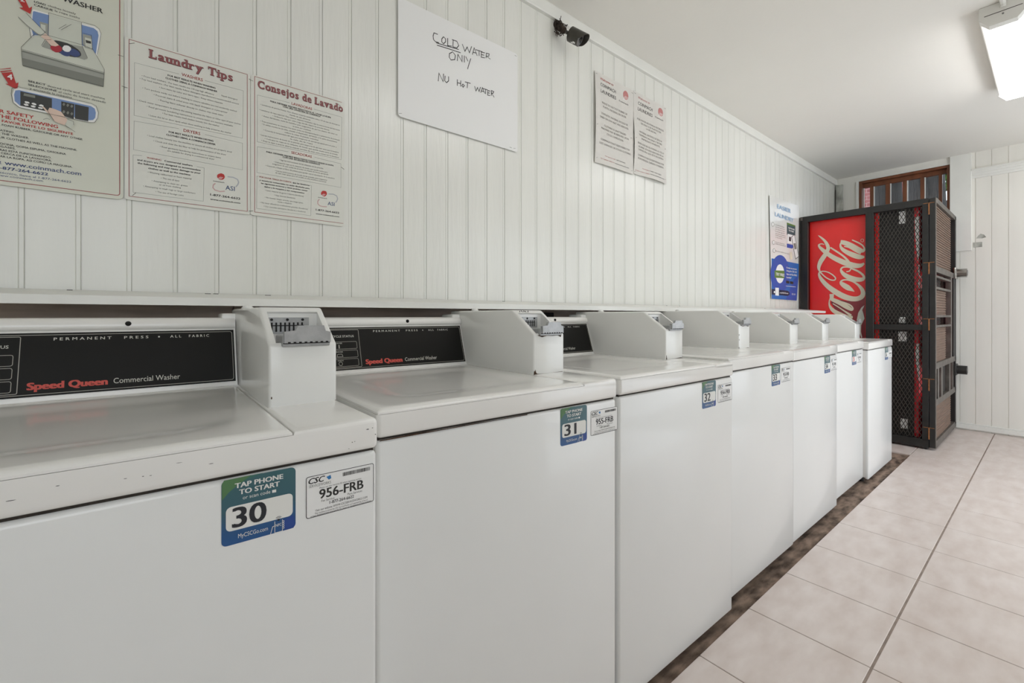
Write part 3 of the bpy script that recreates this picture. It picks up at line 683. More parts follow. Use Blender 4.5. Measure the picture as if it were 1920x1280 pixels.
DISC_F = [
 (2.463, 2.324),
 (2.465, 2.316),
 (2.464, 2.308),
 (2.461, 2.3),
 (2.456, 2.294),
 (2.448, 2.29),
 (2.44, 2.288),
 (2.432, 2.289),
 (2.424, 2.292),
 (2.418, 2.297),
 (2.414, 2.304),
 (2.412, 2.311),
 (2.413, 2.319),
 (2.416, 2.327),
 (2.421, 2.333),
 (2.428, 2.337),
 (2.436, 2.339),
 (2.445, 2.339),
 (2.452, 2.336),
 (2.459, 2.331)]
TXT_G = [
 ('ltblue', 2, 'EASIER', 4.2284, 4.5347, 1.9967, 0.0353),
 ('ltblue', 2, 'LAUNDRY', 4.1829, 4.5984, 1.9214, 0.0353),
 ('greytext', 0, 'Download the CSC GO app', 4.1867, 4.3808, 1.844, 0.0098),
 ('greytext', 0, 'and add funds or use', 4.1904, 4.3908, 1.8256, 0.0098),
 ('greytext', 0, 'your credit card to pay', 4.1904, 4.3908, 1.8075, 0.0098),
 ('greytext', 0, 'for the wash right from', 4.1904, 4.3928, 1.788, 0.0098),
 ('greytext', 0, 'your phone anywhere', 4.1904, 4.411, 1.7698, 0.0099),
 ('greytext', 0, 'in the laundry room', 4.1904, 4.411, 1.7537, 0.0099),
 ('greytext', 0, 'or tap and pay', 4.1904, 4.337, 1.737, 0.0098),
 ('greytext', 0, 'Tap your phone to the', 4.1961, 4.3908, 1.6951, 0.0099),
 ('greytext', 0, 'sticker or scan the code', 4.1961, 4.4211, 1.6804, 0.0099),
 ('greytext', 0, 'Start the machine and enjoy', 4.1961, 4.4929, 1.6179, 0.0099),
 ('white', 2, 'Create an account', 4.4313, 4.6744, 1.4875, 0.0138),
 ('white', 2, 'Using the CSC GO', 4.4313, 4.6787, 1.46, 0.0138),
 ('white', 2, 'App and Get FREE', 4.4313, 4.6787, 1.4303, 0.0138),
 ('white', 2, 'Laundry*', 4.4313, 4.5495, 1.4009, 0.0136),
 ('white', 2, 'TRY FREE', 4.1961, 4.3848, 1.4102, 0.024),
 ('white', 1, 'or visit MyCSCGo.com', 4.2822, 4.4723, 1.2571, 0.0131),
 ('white', 1, 'CSC GO', 4.5558, 4.6416, 1.2528, 0.0136),
 ('white', 2, 'TAP PHONE', 4.4723, 4.6199, 1.8492, 0.0137),
 ('white', 2, 'TO START', 4.4826, 4.6092, 1.8272, 0.0137),
 ('black', 2, '1', 4.4929, 4.5347, 1.7398, 0.0373)]
POLY_G = [
 ('blue2', [(4.116, 1.552), (4.732, 1.549), (4.723, 1.435), (4.679, 1.203), (4.116, 1.207)]),
 ('blue3', [(4.503, 1.442), (4.498, 1.404), (4.482, 1.367), (4.456, 1.333), (4.422, 1.305), (4.382, 1.284), (4.338, 1.27), (4.292, 1.264), (4.247, 1.267), (4.204, 1.277), (4.167, 1.295), (4.136, 1.32), (4.113, 1.349), (4.099, 1.382), (4.094, 1.418), (4.099, 1.454), (4.113, 1.489), (4.136, 1.521), (4.167, 1.549), (4.204, 1.571), (4.247, 1.587), (4.292, 1.595), (4.338, 1.595), (4.382, 1.586), (4.422, 1.569), (4.456, 1.545), (4.482, 1.515), (4.498, 1.48)]),
 ('white', [(4.387, 1.435), (4.384, 1.416), (4.377, 1.398), (4.366, 1.382), (4.351, 1.367), (4.333, 1.357), (4.313, 1.35), (4.292, 1.346), (4.271, 1.348), (4.252, 1.353), (4.234, 1.362), (4.22, 1.374), (4.209, 1.389), (4.202, 1.406), (4.2, 1.424), (4.202, 1.442), (4.209, 1.46), (4.22, 1.476), (4.234, 1.491), (4.252, 1.502), (4.271, 1.509), (4.292, 1.513), (4.313, 1.512), (4.333, 1.507), (4.351, 1.499), (4.366, 1.486), (4.377, 1.471), (4.384, 1.454)]),
 ('green', [(4.177, 1.453), (4.391, 1.463), (4.391, 1.396), (4.177, 1.389)]),
 ('blue3', [(4.609, 1.396), (4.723, 1.435), (4.679, 1.203), (4.421, 1.206)]),
 ('navy2', [(4.116, 1.29), (4.462, 1.287), (4.508, 1.275), (4.508, 1.251), (4.462, 1.24), (4.116, 1.243)]),
 ('white', [(4.192, 1.304), (4.267, 1.305), (4.267, 1.236), (4.192, 1.237)]),
 ('white', [(4.16, 1.273), (4.187, 1.273), (4.187, 1.257), (4.16, 1.258)]),
 ('black', [(4.427, 1.377), (4.503, 1.376), (4.503, 1.352), (4.427, 1.354)]),
 ('black', [(4.518, 1.376), (4.596, 1.375), (4.596, 1.352), (4.518, 1.352)]),
 ('white', [(4.421, 1.33), (4.652, 1.331), (4.652, 1.327), (4.421, 1.327)]),
 ('green', [(4.446, 1.9), (4.644, 1.898), (4.644, 1.821), (4.446, 1.806)]),
 ('teal2', [(4.446, 1.883), (4.644, 1.886), (4.644, 1.804), (4.446, 1.79)]),
 ('white', [(4.462, 1.801), (4.631, 1.803), (4.631, 1.722), (4.462, 1.72)]),
 ('blue3', [(4.446, 1.711), (4.635, 1.712), (4.566, 1.677), (4.446, 1.675)]),
 ('black', [(4.545, 1.781), (4.62, 1.815), (4.736, 1.619), (4.648, 1.584)]),
 ('white', [(4.558, 1.78), (4.616, 1.808), (4.723, 1.62), (4.652, 1.592)]),
 ('mid', [(4.598, 1.727), (4.648, 1.736), (4.674, 1.685), (4.626, 1.674)]),
 ('cream', [(4.503, 1.637), (4.562, 1.647), (4.577, 1.583), (4.52, 1.568)]),
 ('mid', [(4.164, 1.848), (4.162, 1.84), (4.157, 1.833), (4.149, 1.828), (4.14, 1.825), (4.131, 1.825), (4.123, 1.829), (4.118, 1.834), (4.116, 1.842), (4.118, 1.849), (4.123, 1.856), (4.131, 1.861), (4.14, 1.864), (4.149, 1.864), (4.157, 1.861), (4.162, 1.855)]),
 ('white', [(4.157, 1.847), (4.155, 1.841), (4.152, 1.836), (4.146, 1.832), (4.14, 1.83), (4.134, 1.83), (4.128, 1.833), (4.125, 1.837), (4.123, 1.842), (4.125, 1.848), (4.128, 1.854), (4.134, 1.858), (4.14, 1.86), (4.146, 1.859), (4.152, 1.857), (4.155, 1.852)]),
 ('mid', [(4.181, 1.694), (4.179, 1.686), (4.174, 1.679), (4.166, 1.674), (4.157, 1.671), (4.147, 1.672), (4.14, 1.675), (4.134, 1.681), (4.133, 1.688), (4.134, 1.696), (4.14, 1.703), (4.147, 1.708), (4.157, 1.711), (4.166, 1.71), (4.174, 1.707), (4.179, 1.701)]),
 ('white', [(4.174, 1.693), (4.172, 1.687), (4.169, 1.682), (4.163, 1.678), (4.157, 1.676), (4.15, 1.676), (4.145, 1.679), (4.141, 1.684), (4.14, 1.689), (4.141, 1.695), (4.145, 1.7), (4.15, 1.704), (4.157, 1.706), (4.163, 1.706), (4.169, 1.703), (4.172, 1.698)]),
 ('mid', [(4.189, 1.624), (4.187, 1.616), (4.181, 1.609), (4.173, 1.604), (4.164, 1.602), (4.155, 1.603), (4.147, 1.606), (4.142, 1.612), (4.14, 1.619), (4.142, 1.627), (4.147, 1.634), (4.155, 1.639), (4.164, 1.641), (4.173, 1.641), (4.181, 1.637), (4.187, 1.631)]),
 ('white', [(4.181, 1.623), (4.18, 1.617), (4.176, 1.612), (4.171, 1.608), (4.164, 1.607), (4.158, 1.607), (4.152, 1.61), (4.149, 1.614), (4.147, 1.62), (4.149, 1.626), (4.152, 1.631), (4.158, 1.635), (4.164, 1.637), (4.171, 1.636), (4.176, 1.633), (4.18, 1.629)])]
TXT_TAP = [
 ('white', 3, 'TAP PHONE', -0.1958, -0.1375, 0.8317, 0.0064),
 ('white', 3, 'TO START', -0.1909, -0.142, 0.8224, 0.0064),
 ('white', 0, 'or scan code', -0.1866, -0.1537, 0.815, 0.0046),
 ('white', 0, 'MyCSCGo.com', -0.1919, -0.1568, 0.7649, 0.0054),
 ('white', 1, 'NFC', -0.1471, -0.1398, 0.7664, 0.0037),
 ('NUM', 2, '30', -0.199, -0.1584, 0.7803, 0.0254)]
TXT_SVC = [
 ('black', 6, 'CSC', -0.1042, -0.081, 0.8149, 0.0081),
 ('greytext', 0, 'SERVICEWORKS', -0.1034, -0.0724, 0.8093, 0.0039),
 ('black', 0, 'Please use this machine ID when reporting service', -0.0886, -0.0266, 0.805, 0.0022),
 ('NUM', 2, '956-FRB', -0.0892, -0.0231, 0.7901, 0.0133),
 ('black', 0, 'For Service:', -0.0861, -0.0669, 0.7848, 0.0032),
 ('black', 0, 'Para Servicio:', -0.0476, -0.0248, 0.785, 0.0033),
 ('black', 1, '1-877-264-6622', -0.0746, -0.0381, 0.7789, 0.0046),
 ('black', 0, 'Visit our website WWW.CSCSERVICEWORKS.COM', -0.0948, -0.017, 0.7728, 0.0032),
 ('black', 0, 'This machine is owned by CSC ServiceWorks and operated by virtue of', -0.0954, -0.0163, 0.7691, 0.0022),
 ('black', 0, 'written designated lease executed by the owner or management of these premises', -0.1016, -0.0105, 0.7662, 0.0022)]
STK = {
 'tap': [(-0.2106, 0.8448), (-0.1231, 0.8439), (-0.1213, 0.7577), (-0.2082, 0.7583)],
 'green': [(-0.2102, 0.8406), (-0.2077, 0.8449), (-0.1768, 0.8452), (-0.1897, 0.8375), (-0.2018, 0.8287), (-0.2099, 0.8197)],
 'dkgreen': [(-0.2102, 0.8406), (-0.2077, 0.8449), (-0.1624, 0.845), (-0.1815, 0.8403), (-0.1968, 0.8321), (-0.2099, 0.8249)],
 'panel': [(-0.2057, 0.8081), (-0.126, 0.8085), (-0.1252, 0.7766), (-0.2049, 0.7764)],
 'svc': [(-0.1076, 0.8264), (-0.0084, 0.8258), (-0.0062, 0.7663), (-0.1052, 0.7638)],
 'bar': [(-0.055, 0.8215), (-0.0127, 0.8211), (-0.0124, 0.8151), (-0.0547, 0.8163)],
 'bird': [(-0.0791, 0.8203), (-0.073, 0.822), (-0.0719, 0.8169), (-0.0755, 0.8154)],
 'phone': [(-0.1482, 0.7584), (-0.1482, 0.7744), (-0.1386, 0.7744), (-0.1386, 0.7585)],
 'hand': [(-0.1537, 0.7576), (-0.1509, 0.7678), (-0.1482, 0.7683)],
 'cam': [(-0.1515, 0.8186), (-0.1465, 0.8186), (-0.1465, 0.8146), (-0.1515, 0.8149)],
 'bluebit': [(-0.1375, 0.7738), (-0.1251, 0.7763), (-0.1233, 0.7748), (-0.1221, 0.7618), (-0.1242, 0.7583), (-0.1358, 0.7583)]}
SCRIPT = [
 ([(1.1305, 1.2774), (1.1329, 1.2814), (1.1364, 1.287), (1.1404, 1.2936), (1.1447, 1.3003), (1.1489, 1.3063), (1.1528, 1.3117), (1.1566, 1.3169), (1.1605, 1.3219), (1.1645, 1.3266), (1.169, 1.3312), (1.1742, 1.3358), (1.1799, 1.3401), (1.1857, 1.3442), (1.1912, 1.348), (1.1962, 1.3515), (1.2012, 1.3548), (1.206, 1.3579), (1.2102, 1.3604), (1.2134, 1.3622), (1.2155, 1.3632), (1.2171, 1.3636), (1.2188, 1.3641), (1.2203, 1.3645), (1.2215, 1.3653), (1.2221, 1.3665), (1.2216, 1.3684), (1.2198, 1.3706), (1.217, 1.3726), (1.2134, 1.3743), (1.2093, 1.3756), (1.2045, 1.3764), (1.1988, 1.3767), (1.1926, 1.3765), (1.1861, 1.3757), (1.1794, 1.3742), (1.1722, 1.3718), (1.1645, 1.3688), (1.1566, 1.3652), (1.1489, 1.3609), (1.1417, 1.3561), (1.1347, 1.3508), (1.1279, 1.3447), (1.1214, 1.3381), (1.1153, 1.3312), (1.1097, 1.3241), (1.1046, 1.3169), (1.1, 1.3093), (1.0959, 1.3018), (1.0926, 1.2945), (1.0901, 1.2877), (1.0881, 1.281), (1.0866, 1.2743), (1.0857, 1.2681), (1.0855, 1.2627), (1.0857, 1.2584), (1.0864, 1.2545), (1.0874, 1.2508), (1.0886, 1.2475), (1.0901, 1.2448), (1.0921, 1.2425), (1.0953, 1.2399), (1.0998, 1.237), (1.1054, 1.2343), (1.1116, 1.2323), (1.1181, 1.2311), (1.1249, 1.2309), (1.1326, 1.2315), (1.1409, 1.2329), (1.1496, 1.2351), (1.1587, 1.2379), (1.1682, 1.2416), (1.1782, 1.2461), (1.1887, 1.2513), (1.1993, 1.2571), (1.2098, 1.2632), (1.2203, 1.2699), (1.2311, 1.2772), (1.2422, 1.2851), (1.2533, 1.2935), (1.2643, 1.3021), (1.2754, 1.3108), (1.2864, 1.3199), (1.2973, 1.3292), (1.3078, 1.3385), (1.3176, 1.3479), (1.327, 1.3575), (1.3361, 1.3676), (1.3448, 1.3778), (1.3529, 1.3877), (1.3602, 1.397), (1.3667, 1.4055), (1.3726, 1.4137), (1.3778, 1.4214), (1.3822, 1.4285), (1.3857, 1.435), (1.3885, 1.4409), (1.3905, 1.4463), (1.3918, 1.4508), (1.3923, 1.4544), (1.392, 1.4573), (1.3904, 1.4601), (1.3873, 1.4629), (1.3828, 1.4652), (1.3775, 1.4668), (1.3717, 1.4677), (1.3654, 1.4676), (1.3582, 1.4666), (1.3505, 1.4648), (1.3427, 1.4623), (1.3353, 1.4591), (1.3278, 1.4551), (1.3202, 1.4501), (1.3126, 1.4446), (1.3054, 1.4387), (1.2989, 1.4329), (1.2929, 1.4269), (1.2872, 1.4204), (1.2821, 1.4139), (1.2782, 1.4081), (1.276, 1.4036), (1.2752, 1.4005), (1.2753, 1.3977), (1.276, 1.3952), (1.2774, 1.393), (1.2793, 1.3915), (1.2822, 1.3904), (1.2864, 1.39), (1.2916, 1.3903), (1.2974, 1.3914), (1.3033, 1.3934), (1.3099, 1.3964), (1.3174, 1.4007), (1.3252, 1.4058), (1.3328, 1.4113), (1.3398, 1.4169), (1.3462, 1.4227), (1.3522, 1.4289), (1.358, 1.4354), (1.3634, 1.442), (1.3685, 1.4486), (1.3734, 1.455), (1.378, 1.4612), (1.382, 1.4673), (1.3852, 1.4734), (1.3875, 1.4796), (1.389, 1.4861), (1.3896, 1.4924), (1.3895, 1.4984), (1.3888, 1.5042), (1.3876, 1.5101), (1.3858, 1.5166), (1.3833, 1.5239), (1.3803, 1.5318), (1.3769, 1.5397), (1.3736, 1.5469), (1.3704, 1.5532), (1.367, 1.5593), (1.3631, 1.5656), (1.359, 1.5724), (1.3547, 1.5796), (1.3501, 1.5876), (1.3451, 1.5964), (1.3401, 1.6051), (1.3358, 1.6126), (1.3327, 1.618)], [(1.1321, 1.2742), (1.136, 1.2752), (1.1416, 1.2767), (1.1481, 1.2784), (1.1547, 1.2802), (1.1607, 1.2819), (1.1662, 1.2835), (1.1715, 1.285), (1.177, 1.2868), (1.1825, 1.2891), (1.1881, 1.292), (1.1937, 1.2957), (1.1996, 1.3), (1.2056, 1.3049), (1.2114, 1.3101), (1.2167, 1.3154), (1.2214, 1.3205), (1.2259, 1.3258), (1.2303, 1.3316), (1.2344, 1.3379), (1.2377, 1.3448), (1.2397, 1.3521), (1.2403, 1.3592), (1.2395, 1.366), (1.2374, 1.3721), (1.2343, 1.3769), (1.2307, 1.3806), (1.2266, 1.3835), (1.2221, 1.386), (1.217, 1.3879), (1.2116, 1.389), (1.2057, 1.3895), (1.1993, 1.3896), (1.1924, 1.3892), (1.1851, 1.3881), (1.1776, 1.3864), (1.1698, 1.384), (1.1616, 1.381), (1.1531, 1.3774), (1.1447, 1.3733), (1.1366, 1.3688), (1.1286, 1.3637), (1.1208, 1.3581), (1.1131, 1.3521), (1.1057, 1.3458), (1.0987, 1.3395), (1.0919, 1.333), (1.0852, 1.3261), (1.0788, 1.3189), (1.0729, 1.3112), (1.0677, 1.303), (1.0633, 1.2944), (1.0596, 1.2853), (1.0566, 1.2758), (1.0546, 1.2659), (1.0538, 1.2559), (1.0544, 1.246), (1.0562, 1.2364), (1.0594, 1.2269), (1.0641, 1.218), (1.0702, 1.2101), (1.0775, 1.2037), (1.0856, 1.1986), (1.0944, 1.1946), (1.1038, 1.1915), (1.1135, 1.1894), (1.1235, 1.1883), (1.1338, 1.1882), (1.1445, 1.1889), (1.1555, 1.1905), (1.1667, 1.193), (1.1783, 1.1963), (1.1904, 1.2005), (1.2026, 1.2055), (1.215, 1.2112), (1.2273, 1.2178), (1.2395, 1.2253), (1.2517, 1.2337), (1.2637, 1.2427), (1.2754, 1.2521), (1.2869, 1.2618), (1.2982, 1.2718), (1.3096, 1.2823), (1.3208, 1.2933), (1.3316, 1.3046), (1.3419, 1.3161), (1.3516, 1.328), (1.3609, 1.3402), (1.3695, 1.3524), (1.3773, 1.3643), (1.3841, 1.3758), (1.39, 1.3868), (1.3951, 1.3977), (1.3993, 1.4081), (1.4025, 1.418), (1.405, 1.4273), (1.4065, 1.436), (1.4072, 1.4442), (1.4069, 1.4521), (1.4053, 1.4594), (1.4022, 1.4657), (1.3976, 1.4705), (1.392, 1.4738), (1.3859, 1.476), (1.3793, 1.4773), (1.3725, 1.4777), (1.3653, 1.4773), (1.3574, 1.4762), (1.3491, 1.4743), (1.3408, 1.4717), (1.3326, 1.4684), (1.3245, 1.4641), (1.3162, 1.459), (1.3082, 1.4533), (1.3005, 1.4473), (1.2936, 1.4413), (1.2871, 1.4351), (1.2808, 1.4283), (1.275, 1.4214), (1.2703, 1.4146), (1.267, 1.408), (1.2655, 1.4012), (1.2659, 1.3947), (1.2678, 1.3891), (1.2711, 1.3846), (1.2752, 1.3815), (1.2801, 1.3798), (1.2858, 1.3792), (1.2921, 1.3795), (1.2989, 1.3808), (1.3058, 1.383), (1.3133, 1.3865), (1.3213, 1.3911), (1.3295, 1.3964), (1.3375, 1.4022), (1.3449, 1.4081), (1.3518, 1.4142), (1.3583, 1.4207), (1.3645, 1.4274), (1.3703, 1.4341), (1.3758, 1.4406), (1.381, 1.4468), (1.3861, 1.453), (1.391, 1.4594), (1.3956, 1.4661), (1.3997, 1.4731), (1.4035, 1.4802), (1.407, 1.4876), (1.4101, 1.4957), (1.4123, 1.5046), (1.4135, 1.5143), (1.4134, 1.5248), (1.4122, 1.5355), (1.4104, 1.5462), (1.4079, 1.5565), (1.4051, 1.5662), (1.4016, 1.5754), (1.3976, 1.5839), (1.3933, 1.5917), (1.3889, 1.5989), (1.3845, 1.6061), (1.3793, 1.6141), (1.3734, 1.6228), (1.3675, 1.631), (1.3624, 1.6379), (1.3589, 1.6428)]),
 ([(1.1591, 1.4875), (1.1605, 1.4838), (1.1623, 1.4786), (1.1644, 1.473), (1.1668, 1.4681), (1.1692, 1.465), (1.1726, 1.4631), (1.1774, 1.4616), (1.1827, 1.4607), (1.1877, 1.4601), (1.1912, 1.4595)], [(1.1505, 1.4818), (1.152, 1.4784), (1.1539, 1.4732), (1.1565, 1.4671), (1.1598, 1.4611), (1.164, 1.4561), (1.1694, 1.4532), (1.1754, 1.4516), (1.1813, 1.4508), (1.1863, 1.4503), (1.1897, 1.4499)]),
 ([(1.1577, 1.4949), (1.1615, 1.496), (1.1668, 1.4977), (1.1731, 1.4996), (1.1798, 1.5014), (1.1861, 1.5027), (1.1921, 1.5037), (1.1983, 1.5046), (1.2045, 1.5052), (1.2106, 1.5051), (1.2164, 1.504), (1.2215, 1.5017), (1.2262, 1.4984), (1.2302, 1.4942), (1.2336, 1.4893), (1.2361, 1.4836), (1.2374, 1.4771), (1.2376, 1.4702), (1.2369, 1.463), (1.2352, 1.4556), (1.2327, 1.4482), (1.2294, 1.4407), (1.2254, 1.4328), (1.2204, 1.4247), (1.2144, 1.4166), (1.2073, 1.4087), (1.1993, 1.4012), (1.1904, 1.3937), (1.1808, 1.3867), (1.1709, 1.3802), (1.1607, 1.3746), (1.1504, 1.3701), (1.1398, 1.3663), (1.1292, 1.3634), (1.1191, 1.3613), (1.1096, 1.3598), (1.1005, 1.3592), (1.0917, 1.3594), (1.0835, 1.3603), (1.0759, 1.3621), (1.0688, 1.3651), (1.0626, 1.3699), (1.0581, 1.3763), (1.0555, 1.3835), (1.0545, 1.3905), (1.0546, 1.3972), (1.0556, 1.4036), (1.0576, 1.4099), (1.0604, 1.4158), (1.0639, 1.4215), (1.0681, 1.4273), (1.0734, 1.4335), (1.0796, 1.44), (1.0864, 1.4467), (1.0936, 1.4531), (1.1007, 1.459), (1.1081, 1.4643), (1.1159, 1.4691), (1.1235, 1.4735), (1.1306, 1.4773), (1.1367, 1.4806), (1.1421, 1.4834), (1.1469, 1.4858), (1.1511, 1.4877), (1.1545, 1.4891), (1.157, 1.4902)], [(1.1597, 1.4828), (1.1635, 1.4841), (1.1688, 1.486), (1.1749, 1.4881), (1.1811, 1.49), (1.1868, 1.4912), (1.1924, 1.4919), (1.1982, 1.4924), (1.2038, 1.4924), (1.2087, 1.4919), (1.2126, 1.4908), (1.2159, 1.4891), (1.219, 1.4868), (1.2215, 1.4841), (1.2231, 1.4812), (1.2236, 1.4787), (1.223, 1.4762), (1.2218, 1.4733), (1.2198, 1.4699), (1.2172, 1.4662), (1.2141, 1.4623), (1.2103, 1.458), (1.2059, 1.4534), (1.201, 1.4488), (1.1955, 1.4442), (1.1896, 1.4397), (1.1826, 1.4349), (1.1745, 1.4298), (1.1659, 1.4247), (1.1572, 1.4199), (1.1489, 1.4157), (1.1405, 1.4118), (1.1317, 1.4081), (1.1228, 1.4047), (1.1142, 1.4018), (1.1065, 1.3995), (1.0994, 1.3978), (1.0926, 1.3966), (1.0864, 1.3959), (1.0814, 1.3957), (1.0782, 1.3957), (1.0767, 1.3955), (1.0757, 1.3953), (1.0746, 1.3956), (1.0735, 1.3966), (1.0728, 1.3982), (1.0725, 1.4), (1.0728, 1.4026), (1.0739, 1.406), (1.076, 1.4101), (1.0789, 1.4148), (1.0831, 1.4203), (1.0886, 1.4265), (1.0948, 1.4329), (1.1013, 1.4391), (1.1077, 1.4447), (1.1142, 1.4497), (1.1212, 1.4544), (1.1285, 1.4589), (1.1354, 1.463), (1.1415, 1.4668), (1.1466, 1.4703), (1.1511, 1.4733), (1.1549, 1.4759), (1.1581, 1.4781), (1.1605, 1.4797)]),
 ([(1.3566, 1.7223), (1.3597, 1.7241), (1.3642, 1.7267), (1.3696, 1.7296), (1.3753, 1.7322), (1.3808, 1.7336), (1.3862, 1.7337), (1.3917, 1.733), (1.397, 1.7315), (1.4018, 1.7291), (1.4058, 1.7252), (1.408, 1.7195), (1.4083, 1.7132), (1.4071, 1.7068), (1.4048, 1.7002), (1.4015, 1.6931), (1.3969, 1.6848), (1.391, 1.6756), (1.3843, 1.6658), (1.3768, 1.6557), (1.369, 1.6459), (1.3608, 1.6363), (1.3519, 1.6265), (1.3424, 1.6167), (1.3326, 1.6069), (1.3225, 1.5974), (1.3122, 1.5881), (1.3017, 1.5791), (1.2908, 1.5701), (1.2794, 1.5612), (1.2675, 1.5524), (1.2549, 1.5436), (1.2418, 1.5347), (1.2283, 1.526), (1.2146, 1.5177), (1.2011, 1.5103), (1.1875, 1.5035), (1.1737, 1.4971), (1.1599, 1.4914), (1.1467, 1.4867), (1.1344, 1.4833), (1.1231, 1.4812), (1.1127, 1.4805), (1.103, 1.4809), (1.094, 1.4824), (1.0854, 1.4851), (1.0771, 1.4898), (1.0703, 1.4962), (1.0651, 1.5028), (1.0613, 1.5083), (1.0587, 1.5119)], [(1.3587, 1.715), (1.362, 1.7165), (1.3665, 1.7188), (1.3716, 1.7212), (1.3766, 1.723), (1.3806, 1.7235), (1.3844, 1.7231), (1.3886, 1.7219), (1.3924, 1.7202), (1.3948, 1.7182), (1.3953, 1.7168), (1.3946, 1.7165), (1.3937, 1.7159), (1.3922, 1.7142), (1.3896, 1.7112), (1.3858, 1.7069), (1.3805, 1.7013), (1.3739, 1.6947), (1.3662, 1.6873), (1.358, 1.6795), (1.3497, 1.6717), (1.3412, 1.6637), (1.3322, 1.6554), (1.3228, 1.647), (1.3132, 1.6386), (1.3034, 1.6304), (1.2935, 1.6224), (1.2833, 1.6144), (1.2729, 1.6066), (1.2621, 1.5989), (1.2508, 1.5913), (1.2388, 1.5837), (1.2261, 1.576), (1.2132, 1.5685), (1.2003, 1.5614), (1.1878, 1.5548), (1.1752, 1.5485), (1.1625, 1.5424), (1.15, 1.5369), (1.1384, 1.532), (1.1283, 1.5281), (1.1194, 1.525), (1.1115, 1.5226), (1.1044, 1.5208), (1.0979, 1.5196), (1.0922, 1.5188), (1.087, 1.5186), (1.0812, 1.5196), (1.0751, 1.5214), (1.0697, 1.5235), (1.0656, 1.525)]),
 ([(1.3136, 1.6805), (1.3077, 1.6753), (1.2996, 1.6681), (1.2901, 1.6596), (1.2802, 1.6507), (1.2709, 1.6422), (1.262, 1.6342), (1.2528, 1.626), (1.2436, 1.6177), (1.2349, 1.6094), (1.2267, 1.6011), (1.219, 1.5928), (1.2118, 1.5845), (1.2049, 1.5762), (1.1985, 1.5677), (1.1924, 1.5589), (1.1864, 1.5491), (1.1804, 1.5384), (1.1749, 1.5277), (1.1701, 1.5178), (1.1665, 1.5099), (1.1644, 1.5041), (1.163, 1.4993), (1.1622, 1.4947), (1.1616, 1.4903), (1.1611, 1.4867)], [(1.3073, 1.6915), (1.3014, 1.6866), (1.2931, 1.6796), (1.2834, 1.6714), (1.2733, 1.6629), (1.2638, 1.6546), (1.2548, 1.6467), (1.2455, 1.6386), (1.2362, 1.6303), (1.2271, 1.6219), (1.2184, 1.6135), (1.2103, 1.6052), (1.2024, 1.597), (1.1948, 1.5887), (1.1875, 1.5799), (1.1805, 1.5706), (1.1736, 1.5603), (1.1668, 1.5492), (1.1605, 1.538), (1.1551, 1.5274), (1.151, 1.5178), (1.1484, 1.5088), (1.1475, 1.5007), (1.1478, 1.4941), (1.1483, 1.4895), (1.1485, 1.4865)]),
 ([(1.4075, 1.8091), (1.4051, 1.8058), (1.4019, 1.8013), (1.398, 1.7959), (1.3938, 1.79), (1.3893, 1.7838), (1.3843, 1.777), (1.3786, 1.7695), (1.3727, 1.7617), (1.3673, 1.7539), (1.3628, 1.7464), (1.359, 1.7392), (1.3556, 1.7318), (1.3527, 1.7245), (1.3501, 1.7174), (1.3478, 1.7106), (1.3458, 1.7039), (1.3439, 1.6973), (1.3425, 1.6911), (1.3417, 1.6858), (1.3415, 1.6823), (1.342, 1.6798), (1.3433, 1.6764), (1.3453, 1.6724), (1.3476, 1.6682), (1.3493, 1.6647)], [(1.4056, 1.8121), (1.4024, 1.8101), (1.3979, 1.8075), (1.3925, 1.8041), (1.3866, 1.8), (1.3807, 1.7951), (1.3745, 1.7894), (1.3677, 1.7828), (1.3606, 1.7755), (1.3538, 1.7679), (1.3474, 1.7603), (1.3418, 1.7527), (1.3365, 1.745), (1.3316, 1.7372), (1.3272, 1.7292), (1.3235, 1.7212), (1.3202, 1.7131), (1.3174, 1.7046), (1.3152, 1.696), (1.3136, 1.6872), (1.313, 1.6779), (1.3139, 1.6683), (1.3162, 1.6599), (1.3188, 1.6533), (1.3209, 1.6486), (1.3221, 1.6457)]),
